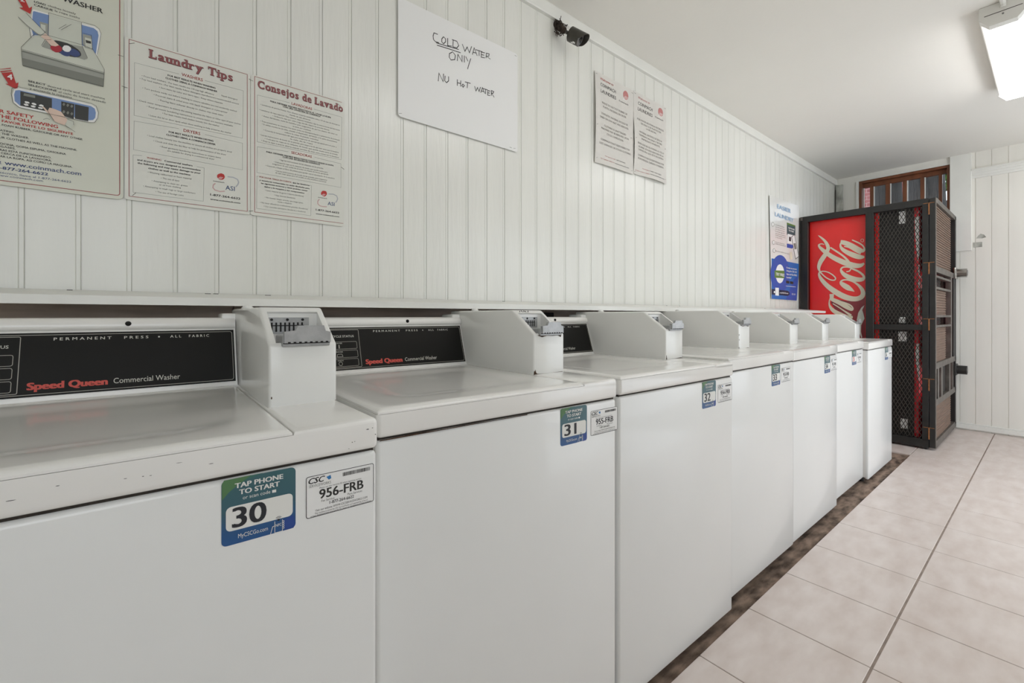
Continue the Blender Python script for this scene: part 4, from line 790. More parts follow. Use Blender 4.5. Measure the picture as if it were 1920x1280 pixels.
 ([(1.2362, 1.7108), (1.2311, 1.7082), (1.2241, 1.7047), (1.2162, 1.7006), (1.208, 1.6962), (1.2001, 1.6915), (1.192, 1.6864), (1.183, 1.6806), (1.1737, 1.6744), (1.1643, 1.6678), (1.1552, 1.6613), (1.1463, 1.6541), (1.1369, 1.6459), (1.1271, 1.6373), (1.1173, 1.6293), (1.1077, 1.6228), (1.0987, 1.6184), (1.0903, 1.6156), (1.0824, 1.614), (1.0751, 1.6137), (1.068, 1.6147), (1.0613, 1.6183), (1.0568, 1.6243), (1.0548, 1.631), (1.0542, 1.6373), (1.0546, 1.6433), (1.0555, 1.6492), (1.057, 1.6553), (1.0592, 1.6617), (1.0621, 1.6682), (1.0657, 1.6744), (1.0699, 1.6803), (1.0746, 1.6861), (1.08, 1.6919), (1.0864, 1.6979), (1.0939, 1.7041), (1.1038, 1.7112), (1.1159, 1.719), (1.1284, 1.7268), (1.1393, 1.7335), (1.147, 1.7382)], [(1.2299, 1.7443), (1.2248, 1.7429), (1.2175, 1.7409), (1.2085, 1.7383), (1.1987, 1.7348), (1.1887, 1.7304), (1.179, 1.7252), (1.1691, 1.7192), (1.1589, 1.7127), (1.1488, 1.7058), (1.1387, 1.6986), (1.1284, 1.6906), (1.1181, 1.6821), (1.1084, 1.6739), (1.0999, 1.6667), (1.093, 1.6609), (1.087, 1.6561), (1.0815, 1.6516), (1.0769, 1.6478), (1.0733, 1.645), (1.0715, 1.6431), (1.0712, 1.6417), (1.0705, 1.6404), (1.0691, 1.6405), (1.0676, 1.6422), (1.0667, 1.6446), (1.0665, 1.6478), (1.0672, 1.652), (1.0687, 1.6568), (1.0709, 1.6618), (1.0737, 1.6667), (1.0772, 1.6716), (1.0813, 1.6765), (1.0862, 1.6816), (1.0921, 1.687), (1.099, 1.693), (1.1083, 1.7002), (1.1198, 1.7086), (1.1319, 1.7171), (1.1426, 1.7245), (1.1501, 1.7298)]),
 ([(1.2387, 1.7142), (1.2392, 1.7112), (1.2401, 1.7067), (1.241, 1.7009), (1.2414, 1.694), (1.2409, 1.6867), (1.2396, 1.6797), (1.2379, 1.6725), (1.2354, 1.6649), (1.2319, 1.657), (1.2274, 1.6492), (1.222, 1.6417), (1.2159, 1.6345), (1.2092, 1.6274), (1.2019, 1.6204), (1.194, 1.6134), (1.1853, 1.606), (1.1759, 1.5984), (1.1659, 1.5908), (1.1558, 1.5838), (1.1458, 1.5776), (1.1358, 1.5721), (1.1255, 1.567), (1.1151, 1.5625), (1.1049, 1.5591), (1.0949, 1.5569), (1.0852, 1.5568), (1.0764, 1.5588), (1.0692, 1.5618), (1.0637, 1.5647), (1.0599, 1.5665)], [(1.2274, 1.7116), (1.2274, 1.7082), (1.2274, 1.7036), (1.2273, 1.6987), (1.2266, 1.6942), (1.2253, 1.6903), (1.2232, 1.6864), (1.2205, 1.682), (1.2173, 1.6778), (1.2137, 1.6738), (1.2096, 1.6697), (1.2049, 1.6654), (1.1995, 1.6608), (1.1933, 1.6559), (1.1864, 1.6509), (1.1789, 1.6458), (1.1705, 1.6406), (1.1613, 1.6351), (1.1515, 1.6297), (1.1418, 1.6244), (1.1325, 1.6192), (1.1233, 1.6141), (1.114, 1.6089), (1.1052, 1.604), (1.0971, 1.5996), (1.0904, 1.5959), (1.0844, 1.5928), (1.0781, 1.5898), (1.0716, 1.5872), (1.0657, 1.5851), (1.0614, 1.5835)]),
 ([(1.2071, 1.6786), (1.2024, 1.677), (1.1959, 1.6749), (1.1883, 1.6722), (1.1803, 1.6687), (1.1724, 1.6642), (1.164, 1.658), (1.1547, 1.6502), (1.145, 1.6416), (1.1354, 1.6331), (1.1263, 1.6256), (1.1173, 1.6189), (1.1084, 1.6125), (1.1, 1.6067), (1.0931, 1.6019), (1.0882, 1.5985)], [(1.2058, 1.688), (1.2011, 1.6866), (1.1945, 1.6848), (1.1866, 1.6824), (1.1778, 1.679), (1.1688, 1.6745), (1.1594, 1.6683), (1.1495, 1.6607), (1.1395, 1.6526), (1.1297, 1.645), (1.1208, 1.6387), (1.112, 1.6336), (1.1029, 1.629), (1.0943, 1.6249), (1.087, 1.6216), (1.0817, 1.6191)]),
 ([(1.3198, 1.2115), (1.3161, 1.2083), (1.311, 1.2039), (1.3048, 1.1987), (1.2978, 1.1931), (1.29, 1.1874), (1.2813, 1.1817), (1.2717, 1.1758), (1.2618, 1.1698), (1.2519, 1.1637), (1.2425, 1.1576), (1.2332, 1.151), (1.2236, 1.1437), (1.2138, 1.1363), (1.2041, 1.1293), (1.195, 1.1233), (1.1863, 1.1182), (1.1775, 1.1132), (1.1689, 1.1088), (1.1606, 1.1054), (1.1523, 1.1037), (1.1438, 1.1062), (1.1382, 1.1132), (1.1364, 1.121), (1.1368, 1.1283), (1.1387, 1.1347), (1.1415, 1.1404), (1.1451, 1.1463), (1.1499, 1.1526), (1.1561, 1.159), (1.1642, 1.1651), (1.1754, 1.1714), (1.1896, 1.1782), (1.2046, 1.1847), (1.2178, 1.1903), (1.227, 1.1942)], [(1.3111, 1.2327), (1.3068, 1.2311), (1.3008, 1.2289), (1.2937, 1.2261), (1.2859, 1.223), (1.2777, 1.2194), (1.2689, 1.2153), (1.259, 1.2108), (1.2484, 1.2056), (1.2376, 1.1999), (1.2269, 1.1937), (1.2163, 1.1869), (1.2059, 1.1796), (1.1958, 1.1721), (1.1865, 1.1649), (1.1779, 1.158), (1.1699, 1.1507), (1.1624, 1.143), (1.156, 1.1361), (1.1513, 1.131), (1.1494, 1.1284), (1.1506, 1.1269), (1.151, 1.1251), (1.1499, 1.1252), (1.149, 1.1271), (1.1489, 1.1299), (1.1502, 1.1337), (1.1528, 1.1384), (1.1568, 1.1434), (1.1621, 1.1487), (1.169, 1.1542), (1.1793, 1.1606), (1.1929, 1.1679), (1.2074, 1.1752), (1.2204, 1.1815), (1.2295, 1.1861)]),
 ([(1.3213, 1.2078), (1.3219, 1.2024), (1.3228, 1.1944), (1.3238, 1.1852), (1.3245, 1.1756), (1.3246, 1.1669), (1.3243, 1.1594), (1.3236, 1.1522), (1.3224, 1.1451), (1.3205, 1.138), (1.3179, 1.1307), (1.3147, 1.1233), (1.311, 1.1154), (1.3062, 1.1071), (1.3001, 1.0986), (1.2925, 1.0904), (1.2835, 1.0825), (1.2733, 1.0751), (1.2626, 1.068), (1.2518, 1.0614), (1.2417, 1.0554), (1.232, 1.0495), (1.2221, 1.0434), (1.2117, 1.0377), (1.201, 1.0329), (1.1897, 1.0297), (1.1778, 1.0292), (1.1664, 1.031), (1.1563, 1.0338), (1.1482, 1.0366), (1.1426, 1.0383)], [(1.313, 1.2067), (1.3132, 1.2011), (1.3137, 1.1932), (1.314, 1.1842), (1.3139, 1.1755), (1.313, 1.1683), (1.3113, 1.1627), (1.3091, 1.1579), (1.3065, 1.1536), (1.3034, 1.1494), (1.2997, 1.1446), (1.2956, 1.1392), (1.2912, 1.1339), (1.2864, 1.1288), (1.2812, 1.1239), (1.2752, 1.119), (1.2676, 1.1138), (1.2584, 1.1081), (1.2483, 1.1021), (1.2379, 1.0963), (1.2277, 1.0906), (1.2178, 1.0851), (1.2081, 1.0797), (1.199, 1.0749), (1.1906, 1.0708), (1.1833, 1.0677), (1.1757, 1.0651), (1.1668, 1.063), (1.1577, 1.0614), (1.1495, 1.0603), (1.1435, 1.0594)]),
 ([(1.2938, 1.1686), (1.2883, 1.1645), (1.2807, 1.1589), (1.2718, 1.1522), (1.2623, 1.1449), (1.2532, 1.1376), (1.2441, 1.13), (1.2346, 1.1219), (1.2248, 1.1135), (1.2151, 1.1049), (1.2056, 1.0965), (1.1955, 1.0874), (1.1848, 1.0776), (1.1745, 1.0682), (1.1658, 1.0601), (1.1596, 1.0544)], [(1.2904, 1.1754), (1.2849, 1.1715), (1.2772, 1.1661), (1.268, 1.1597), (1.2583, 1.1528), (1.2488, 1.1458), (1.2393, 1.1387), (1.2295, 1.131), (1.2194, 1.1231), (1.2093, 1.1153), (1.1993, 1.1077), (1.1886, 1.0998), (1.1772, 1.0915), (1.1661, 1.0836), (1.1567, 1.0768), (1.15, 1.072)])]
SCRIPT_P = {
 'hy': [(1.3171, 1.2599), (1.2822, 1.2605), (1.2871, 1.2114), (1.3155, 1.2221)],
 'ribbon': [(1.0606, 1.1529), (1.0812, 1.1343), (1.1042, 1.087), (1.1142, 1.025), (1.108, 0.9679), (1.0965, 0.911), (1.0812, 0.864), (1.0758, 0.8737), (1.085, 0.9208), (1.0834, 0.9778), (1.0697, 1.0111), (1.0599, 1.0367), (1.0682, 1.0821), (1.0758, 1.1105)],
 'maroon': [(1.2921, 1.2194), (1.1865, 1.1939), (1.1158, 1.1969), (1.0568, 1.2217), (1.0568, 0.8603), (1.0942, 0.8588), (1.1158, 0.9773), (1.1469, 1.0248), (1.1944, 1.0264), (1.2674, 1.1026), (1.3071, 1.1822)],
 'reg': [(1.0652, 1.7182), (1.066, 1.7132), (1.0683, 1.7092), (1.0717, 1.7068), (1.0758, 1.7063), (1.0799, 1.7079), (1.0834, 1.7112), (1.0857, 1.7158), (1.0865, 1.721), (1.0857, 1.726), (1.0834, 1.73), (1.0799, 1.7324), (1.0758, 1.7329), (1.0717, 1.7313), (1.0683, 1.728), (1.066, 1.7234)]}
# ------------------------------------------------------------ flat print: text, outlines and filled shapes
OFFS = {0: 0.0, 1: 0.010, 2: 0.024, 3: 0.034, 4: 0.055, 5: 0.006, 6: 0.026, 8: 0.006}
def raw_text(s, style=0, res=2):
    cu = bpy.data.curves.new('glyphs', 'FONT'); cu.body = s; cu.size = 1.0; cu.resolution_u = res
    cu.fill_mode = 'FRONT'; 
    if style == 5: cu.shear = 0.35
    if style == 6: cu.shear = 0.30
    o = bpy.data.objects.new('glyphs', cu); COL.objects.link(o)
    dg = bpy.context.evaluated_depsgraph_get(); dg.update()
    me = o.evaluated_get(dg).to_mesh()
    V = [(v.co.x, v.co.y) for v in me.vertices]; Fc = [tuple(p.vertices) for p in me.polygons]
    o.evaluated_get(dg).to_mesh_clear()
    bpy.data.objects.remove(o); bpy.data.curves.remove(cu)
    d = OFFS.get(style, 0.0)
    if d > 0:     # heavier weights: the same outline laid down again a little to each side
        B0, F0 = V, Fc; V = []; Fc = []
        sh = [(-d, -d * .35), (d, -d * .35), (-d, d * .35), (d, d * .35)] + ([(0, 0)] if d > .03 else [])
        for q, (ox, oy) in enumerate(sh):
            k = len(V); V += [(x + ox, y + oy, q) for x, y in B0]; Fc += [tuple(i + k for i in f) for f in F0]
    return V, Fc
SERIF = {'L': [('l', 't', 'b'), ('l', 'b', 'b'), ('R', 'b', 'u')], 'a': [('r', 'b', 'r')], 'u': [('l', 'x', 'l'), ('r', 'x', 'l'), ('r', 'b', 'r')], 'n': [('l', 'x', 'l'), ('l', 'b', 'b'), ('r', 'b', 'b')],
         'd': [('r', 't', 'l'), ('r', 'b', 'r')], 'r': [('l', 'x', 'l'), ('l', 'b', 'b')], 'y': [('l', 'x', 'b'), ('r', 'x', 'b')], 'T': [('c', 'b', 'b'), ('L', 't', 'd'), ('R', 't', 'd')], 'i': [('c', 'b', 'b'), ('c', 'x', 'l')],
         'p': [('l', 'x', 'l'), ('l', 'd', 'b')], 'j': [('r', 'x', 'l')], 'v': [('l', 'x', 'b'), ('r', 'x', 'b')], 'C': [('R', 't', 'd')]}
XH = CH = None
def slab_text(s):
    """bold slab-serif heading: plain glyphs plus square serifs on their stems"""
    global XH, CH
    if XH is None:
        XH = max(p[1] for p in raw_text('x', 3)[0]) - .02; CH = max(p[1] for p in raw_text('d', 3)[0]) - .02
    V = []; Fc = []; x = 0.0; st = .16; xh = XH; ch = CH
    for c in s:
        if c == ' ': x += .34; continue
        v, f = raw_text(c, 3, 4)
        a = min(p[0] for p in v); b = max(p[0] for p in v); k = len(V)
        V += [(p[0] - a + x, p[1], p[2]) for p in v]; Fc += [tuple(i + k for i in q) for q in f]
        w = b - a
        def rect(x0, x1, y0, y1):
            n = len(V); q = 6 + n % 3; V.extend([(x0, y0, q), (x1, y0, q), (x1, y1, q), (x0, y1, q)]); Fc.append((n, n + 1, n + 2, n + 3))
        for hz, vt, side in SERIF.get(c, []):
            cx = {'l': st / 2, 'r': w - st / 2, 'c': w / 2, 'L': .03, 'R': w - .03}[hz] + x
            yb = {'b': 0.0, 't': ch, 'x': xh, 'd': -.21}[vt]
            up = vt in ('b', 'd')
            y0, y1 = (yb - .015, yb + .06) if up else (yb - .055, yb + .02)
            if side == 'b': rect(cx - st / 2 - .075, cx + st / 2 + .075, y0, y1)
            elif side == 'l': rect(cx - st / 2 - .10, cx, y0, y1)
            elif side == 'r': rect(cx, cx + st / 2 + .09, y0, y1)
            elif side == 'u': rect(cx - .03, cx + .03, 0, .22)
            elif side == 'd': rect(cx - .03, cx + .03, yb - .22, yb)
        x += w + .11
    return V, Fc
CAPH = None
class Flat:
    """collects flat print on a surface; fmap(x, z, off) gives the 3-D point, one mesh per (part name, colour)"""
    def __init__(s, fmap): s.f = fmap; s.L = {}
    def mb(s, part, col):
        k = (part, col if part.split('#')[0] in ('lettering', 'heading', 'number') else None)
        if k not in s.L: s.L[k] = MB()
        return s.L[k]
    def raw(s, part, col, V, Fc, off):
        def area(f):
            return sum(V[f[i - 1]][0] * V[f[i]][1] - V[f[i]][0] * V[f[i - 1]][1] for i in range(len(f)))
        Fc = [f if area(f) >= 0 else tuple(reversed(f)) for f in Fc]
        s.mb(part, col).faces([s.f(v[0], v[1], off + (v[2] * .00006 if len(v) > 2 else 0)) for v in V], Fc, ink(col) if isinstance(col, str) else col)
    def text(s, part, col, st, x0, x1, z, h, style=0, off=.0005, res=2, align=None):
        global CAPH
        if style == 9: V, Fc = slab_text(st)
        else: V, Fc = raw_text(st, style, res)
        if CAPH is None:
            hv, _ = raw_text('H'); CAPH = max(p[1] for p in hv)
        a = min(p[0] for p in V); b = max(p[0] for p in V)
        kx = (x1 - x0) / (b - a); kz = h / CAPH
        V = [((p[0] - a) * kx + x0, p[1] * kz + z) + tuple(p[2:]) for p in V]
        if style == 9:
            d = h * .035
            s.raw(part, 'titleshade', [(p[0] + d, p[1] - d) + tuple(p[2:]) for p in V], Fc, off)
            off += .0007
        s.raw(part, col, V, Fc, off)
    def poly(s, part, col, P, off=.0004): s.raw(part, col, P, [tuple(range(len(P)))], off)
    def stroke(s, part, col, P, w, off=.0004, closed=False):
        n = len(P); V = []; Fc = []
        def nrm(a, b):
            dx, dy = b[0] - a[0], b[1] - a[1]; l = math.hypot(dx, dy) or 1e-9; return (-dy / l, dx / l)
        for i in range(n):
            p = P[i]
            if closed: a = P[i - 1]; b = P[(i + 1) % n]
            else: a = P[max(i - 1, 0)]; b = P[min(i + 1, n - 1)]
            n1 = nrm(a, p) if a != p else nrm(p, b); n2 = nrm(p, b) if b != p else nrm(a, p)
            m = (n1[0] + n2[0], n1[1] + n2[1]); l = math.hypot(*m) or 1e-9
            m = (m[0] / l, m[1] / l); k = 1.0 / max(.45, m[0] * n1[0] + m[1] * n1[1])
            V += [(p[0] + m[0] * w / 2 * k, p[1] + m[1] * w / 2 * k), (p[0] - m[0] * w / 2 * k, p[1] - m[1] * w / 2 * k)]
        for i in range(n if closed else n - 1):
            j = (i + 1) % n; Fc.append((2 * i, 2 * j, 2 * j + 1, 2 * i + 1))
        s.raw(part, col, V, Fc, off)
    def build(s, parent, origin=(0, 0, 0), labels=None):
        out = []
        for (part, col), mb in s.L.items():
            part = part.split('#')[0]; o = mb.build(part, parent, origin, recalc=False)
            if isinstance(col, str):
                nm = {'numink': 'black', 'notegrey': 'grey', 'handink': 'black', 'greytext': 'grey', 'darkgrey': 'dark grey', 'brick': 'red', 'rose': 'pink', 'title': 'dusty red', 'titleshade': 'dark shadow of', 'sqred': 'red', 'panelwhite': 'white', 'hotred': 'red', 'stickwhite': 'white', 'birdblue': 'blue', 'ltblue': 'pale blue', 'steel': 'blue', 'navy': 'dark blue'}.get(col)
                if nm is None and col in ('black', 'white', 'red', 'blue', 'green'): nm = col
                if nm and part in ('lettering', 'heading', 'number'): o['label'] = nm + ' ' + part
            out.append(o)
        return out
def rrect(x0, x1, z0, z1, r, n=5):
    P = []
    for cx, cz, a0 in ((x1 - r, z1 - r, 0), (x0 + r, z1 - r, 90), (x0 + r, z0 + r, 180), (x1 - r, z0 + r, 270)):
        for i in range(n + 1):
            t = math.radians(a0 + 90 * i / n); P.append((cx + r * math.cos(t), cz + r * math.sin(t)))
    return P
def sheet(parent, origin, P, yf, m, thick=.0009, warp=None, name='sheet'):
    """thin card: outline P (x, z) with real thickness; warp moves it away from the wall"""
    wf = warp or (lambda x, z: 0.0)
    mb = MB()
    if warp is None:
        mb.prism(P, lambda x, z: (x, yf, z), lambda x, z: (x, yf + thick, z), m)
        return mb.build(name, parent, origin)
    (xa, za), (xb, zb), (xc, zc), (xd, zd) = P    # corners: top-left, top-right, bottom-right, bottom-left
    n = 16; V = []; Fc = []
    for s_ in (0, 1):
        for i in range(n + 1):
            for j in range(n + 1):
                u, v = i / n, j / n
                x = (xa * (1 - u) + xb * u) * (1 - v) + (xd * (1 - u) + xc * u) * v
                z = (za * (1 - u) + zb * u) * (1 - v) + (zd * (1 - u) + zc * u) * v
                V.append((x, yf + wf(x, z) + s_ * thick, z))
    N1 = (n + 1) ** 2
    for i in range(n):
        for j in range(n):
            a = i * (n + 1) + j; q = (a, a + n + 1, a + n + 2, a + 1)
            Fc.append(q); Fc.append(tuple(N1 + k for k in reversed(q)))
    rim = [i * (n + 1) for i in range(n + 1)] + [n * (n + 1) + j for j in range(1, n + 1)] + [i * (n + 1) + n for i in range(n - 1, -1, -1)] + [j for j in range(n - 1, 0, -1)]
    for a, b in zip(rim, rim[1:] + rim[:1]): Fc.append((a, b, N1 + b, N1 + a))
    mb.faces(V, Fc, m)
    return mb.build(name, parent, origin, smooth=40)
def staple(parent, origin, x, z, ang, y, ln=.011):
    m = MB(); c, s_ = math.cos(ang), math.sin(ang)
    p = [(x - c * ln / 2, y + .0012, z - s_ * ln / 2), (x - c * ln / 2, y - .0006, z - s_ * ln / 2), (x + c * ln / 2, y - .0006, z + s_ * ln / 2), (x + c * ln / 2, y + .0012, z + s_ * ln / 2)]
    m.path(p, .00055, M['staple'], n=6); return m.build('staple', parent, origin)

# ------------------------------------------------------------ window bars and panes, and what stands outside
for ya, yb_ in ((1.231, 1.259), (1.095, 1.130), (.963, .994), (.831, .860), (.702, .727)):
    m = MB(); m.box(BX + .062, BX + .098, ya, yb_, WIN[2] + .03, WIN[3] - .062, M['brown'], bev=.002, seg=1); m.build('bar', win, og)
pane_y = [(1.259, 1.318), (1.130, 1.231), (.994, 1.095), (.860, .963), (.727, .831), (.661, .702)]
for i, (ya, yb_) in enumerate(pane_y):
    m = MB(); m.box(BX + .083, BX + .087, ya + .001, yb_ - .001, WIN[2] + .031, WIN[3] - .063, M['glass']); m.build('pane', win, og)
    if i < 5:
        m = MB(); m.box(BX + .070, BX + .082, yb_ - .009, yb_ - .001, WIN[2] + .031, WIN[3] - .063, M['trim']); m.build('pane_edge', win, og)
m = MB(); m.box(6.0, 14, -6, 8, -.2, -.1, M['soil']); struct(m.build('ground'))
t = thing('brick_house', 'pink brick house wall with a dark eave seen through the high window', 'house', (10.0, 2.6, -.1))
m = MB(); m.box(10.0, 11.5, 1.34, 5.2, -.1, 4.6, M['brick']); m.build('wall', t, (10.0, 2.6, -.1))
m = MB(); m.prism([(.7, 3.55), (1.34, 4.15), (5.6, 4.75), (5.6, 4.95), (1.05, 4.40), (.66, 3.7)], lambda y, z: (9.6, y, z), lambda y, z: (11.8, y, z), M['roof']); m.build('roof', t, (10.0, 2.6, -.1))
def trunk(name, label, base, top, r0, r1, leaves):
    t = thing(name, label, 'tree', base)
    m = MB(); n = 14; rings = 12; V = []; Fc = []
    b0 = Vector(base); b1 = Vector(top)
    for j in range(rings + 1):
        p = b0.lerp(b1, j / rings); r = r0 + (r1 - r0) * j / rings
        for i in range(n):
            a = 2 * PI * i / n; rr = r * (1 + random.uniform(-.09, .09))
            V.append((p.x + rr * math.cos(a), p.y + rr * math.sin(a), p.z))
    for j in range(rings):
        for i in range(n): Fc.append((j * n + i, j * n + (i + 1) % n, (j + 1) * n + (i + 1) % n, (j + 1) * n + i))
    Fc.append(tuple(range(n - 1, -1, -1))); Fc.append(tuple(range(rings * n, rings * n + n)))
    m.faces(V, Fc, M['bark']); m.build('trunk', t, base, smooth=80)
    if leaves:
        m = MB()
        for c, R, cnt in leaves:
            for _ in range(cnt):
                d = Vector((random.gauss(0, 1), random.gauss(0, 1), random.gauss(0, 1))).normalized() * R * random.random() ** .4
                p = Vector(c) + d; u = Vector((random.uniform(-1, 1), random.uniform(-1, 1), random.uniform(-1, 1))).normalized(); v = u.orthogonal().normalized()
                L = random.uniform(.05, .10)
                m.faces([p - u * L, p + v * L * .45, p + u * L, p - v * L * .45], [(0, 1, 2, 3)], M['leaf'])
        o = m.build('foliage', t, base, recalc=False); o['kind'] = 'stuff'
trunk('tree', 'dark leaning tree trunk seen through the left panes of the high window', (8.0, 1.42, -.1), (8.05, 1.56, 4.8), .19, .15, None)
trunk('tree', 'thick dark bark trunk seen through the right panes of the high window', (7.55, 1.02, -.1), (7.5, 1.05, 4.8), .20, .17, None)
trunk('tree', 'green leafy tree seen through the narrow rightmost pane of the high window', (9.0, .92, -.1), (9.0, .94, 3.2), .05, .03, [((9.0, .98, 3.25), .36, 700), ((9.05, .90, 3.75), .4, 500)])
t = thing('neighbour_house', 'small pale house with a dark roof low behind the leafy tree', 'house', (11.5, .6, -.1))
m = MB(); m.box(11.2, 12.5, -.4, 1.22, -.1, 2.75, M['trim']); m.build('wall', t, (11.5, .6, -.1))
m = MB(); m.prism([(1.30, 2.95), (-.5, 3.5), (-.5, 3.6), (1.30, 3.10)], lambda y, z: (11.0, y, z), lambda y, z: (12.7, y, z), M['roof']); m.prism([(1.22, 2.75), (-.4, 2.75), (-.4, 3.46), (1.22, 2.975)], lambda y, z: (11.2, y, z), lambda y, z: (12.5, y, z), M['roof']); m.build('roof', t, (11.5, .6, -.1))

# ------------------------------------------------------------ sloping shelf above the row, bare board below it
t = thing('wall_shelf', 'long white sloping shelf board along the wall above the washing machines', 'shelf', (1.3, 1.43, 1.085))
so = (1.3, 1.43, 1.085)
m = MB(); m.prism([(1.545, 1.106), (1.31, 1.085), (1.31, 1.104), (1.545, 1.125)], lambda y, z: (FX + .02, y, z), lambda y, z: (4.70, y, z), M['trim']); m.build('board', t, so)
m = MB(); xs = [FX + .02, -.99, .19, 1.45, 2.7, 4.65]
for a, b_ in zip(xs, xs[1:]): m.box(a + .001, b_ - .001, 1.525, 1.55, 1.052, 1.098, M['ledger'], bev=.002, seg=1)
m.build('ledger_board', t, so)
for x, z in ((-.155, 1.112), (.12, 1.121), (.14, 1.1215), (.27, 1.121), (1.18, 1.121), (2.45, 1.121), (2.6, 1.121), (3.9, 1.12)):
    m = MB(); m.box(x, x + random.uniform(.006, .016), 1.508, 1.513, 1.1200, 1.1232, M['blackchip']); m.build('paint_chip', t, so)

# ------------------------------------------------------------ washing machines
W_ = .636
def washer_lid():
    m = MB(); nx, ny = 44, 46; x0, x1, y0, y1 = -.6345, -.1262, -.0035, .523
    def h(x, y):
        d = min(x - x0, x1 - x, y - y0, y1 - y)
        z = .8995 - (.0055 * (1 - d / .009) ** 2 if d < .009 else 0)
        cx, cy, hx, hy, r = -.372, .268, .210, .205, .085
        qx = abs(x - cx) - hx + r; qy = abs(y - cy) - hy + r
        sd = math.hypot(max(qx, 0), max(qy, 0)) + min(max(qx, qy), 0) - r
        s_ = max(0.0, min(1.0, -sd / .07)); s_ = s_ * s_ * (3 - 2 * s_)
        return z - .0062 * s_
    def sp_(i, n, a, b):
        e = [0, .002, .005, .009]
        if i < 4: return a + e[i]
        if i > n - 4: return b - e[n - i]
        return a + .009 + (b - a - .018) * (i - 3) / (n - 6)
    V = []; Fc = []
    for i in range(nx + 1):
        for j in range(ny + 1):
            x, y = sp_(i, nx, x0, x1), sp_(j, ny, y0, y1); V.append((x, y, h(x, y)))
    for i in range(nx):
        for j in range(ny):
            a = i * (ny + 1) + j; Fc.append((a, a + ny + 1, a + ny + 2, a + 1))
    k = len(V); V += [(x0, y0, .891), (x1, y0, .891), (x1, y1, .891), (x0, y1, .891)]
    e0 = [i * (ny + 1) for i in range(nx + 1)]; Fc.append(tuple([k, k + 1] + e0[::-1]))
    e1 = [nx * (ny + 1) + j for j in range(ny + 1)]; Fc.append(tuple([k + 1, k + 2] + e1[::-1]))
    e2 = [i * (ny + 1) + ny for i in range(nx, -1, -1)]; Fc.append(tuple([k + 2, k + 3] + e2[::-1]))
    e3 = [j for j in range(ny, -1, -1)]; Fc.append(tuple([k + 3, k] + e3[::-1])); Fc.append((k + 3, k + 2, k + 1, k))
    m.faces(V, Fc, M['enamel']); return m
def pn(x, z, off): return (x, .530 + .32 * (z - .9) - off, z)
SY_, SZ_ = .8174, .5755
def sl(a, s, n): return (a, .187 + SY_ * s - SZ_ * n, 1.008 + SZ_ * s + SY_ * n)
def coin_body():
    m = MB(); xl, xr = -.121, -.004; y0, yb, yt, yk = .187, .187, .285, .64; z0, zs, zt = .8965, 1.008, 1.077
    hl, hr, s0, s1 = xl + .0125, xr - .0125, .006, .104
    V = []
    for x in (xl, xr): V += [(x, y0, z0), (x, y0, zs), (x, yt, zt), (x, yk, zt), (x, yk, z0)]
    lo = sl(0, s0, 0); hi = sl(0, s1, 0)
    V += [sl(hl, s0, 0), sl(hr, s0, 0), sl(hr, s1, 0), sl(hl, s1, 0), (hl, hi[1] + .004, lo[2] - .006), (hr, hi[1] + .004, lo[2] - .006), (hr, hi[1] + .004, hi[2] - .003), (hl, hi[1] + .004, hi[2] - .003)]
    F_ = [(0, 1, 2, 3, 4), (9, 8, 7, 6, 5), (0, 5, 6, 1), (2, 7, 8, 3), (3, 8, 9, 4), (4, 9, 5, 0),
          (1, 6, 11, 10), (6, 7, 12, 11), (7, 2, 13, 12), (2, 1, 10, 13), (10, 11, 15, 14), (11, 12, 16, 15), (12, 13, 17, 16), (13, 10, 14, 17), (14, 15, 16, 17)]
    vs, fs = m.faces(V, F_, M['coinwhite'])
    outer = set(vs[:10]); E = [e for e in m.bm.edges if e.verts[0] in outer and e.verts[1] in outer and not all(abs(v.co.z - z0) < 1e-4 for v in e.verts)]
    bmesh.ops.bevel(m.bm, geom=E, offset=.0055, segments=3, profile=.5, affect='EDGES', clamp_overlap=True)
    m.box(-.150, -.004, .578, .655, .8965, 1.066, M['coinwhite'], bev=.006, seg=2)
    return m
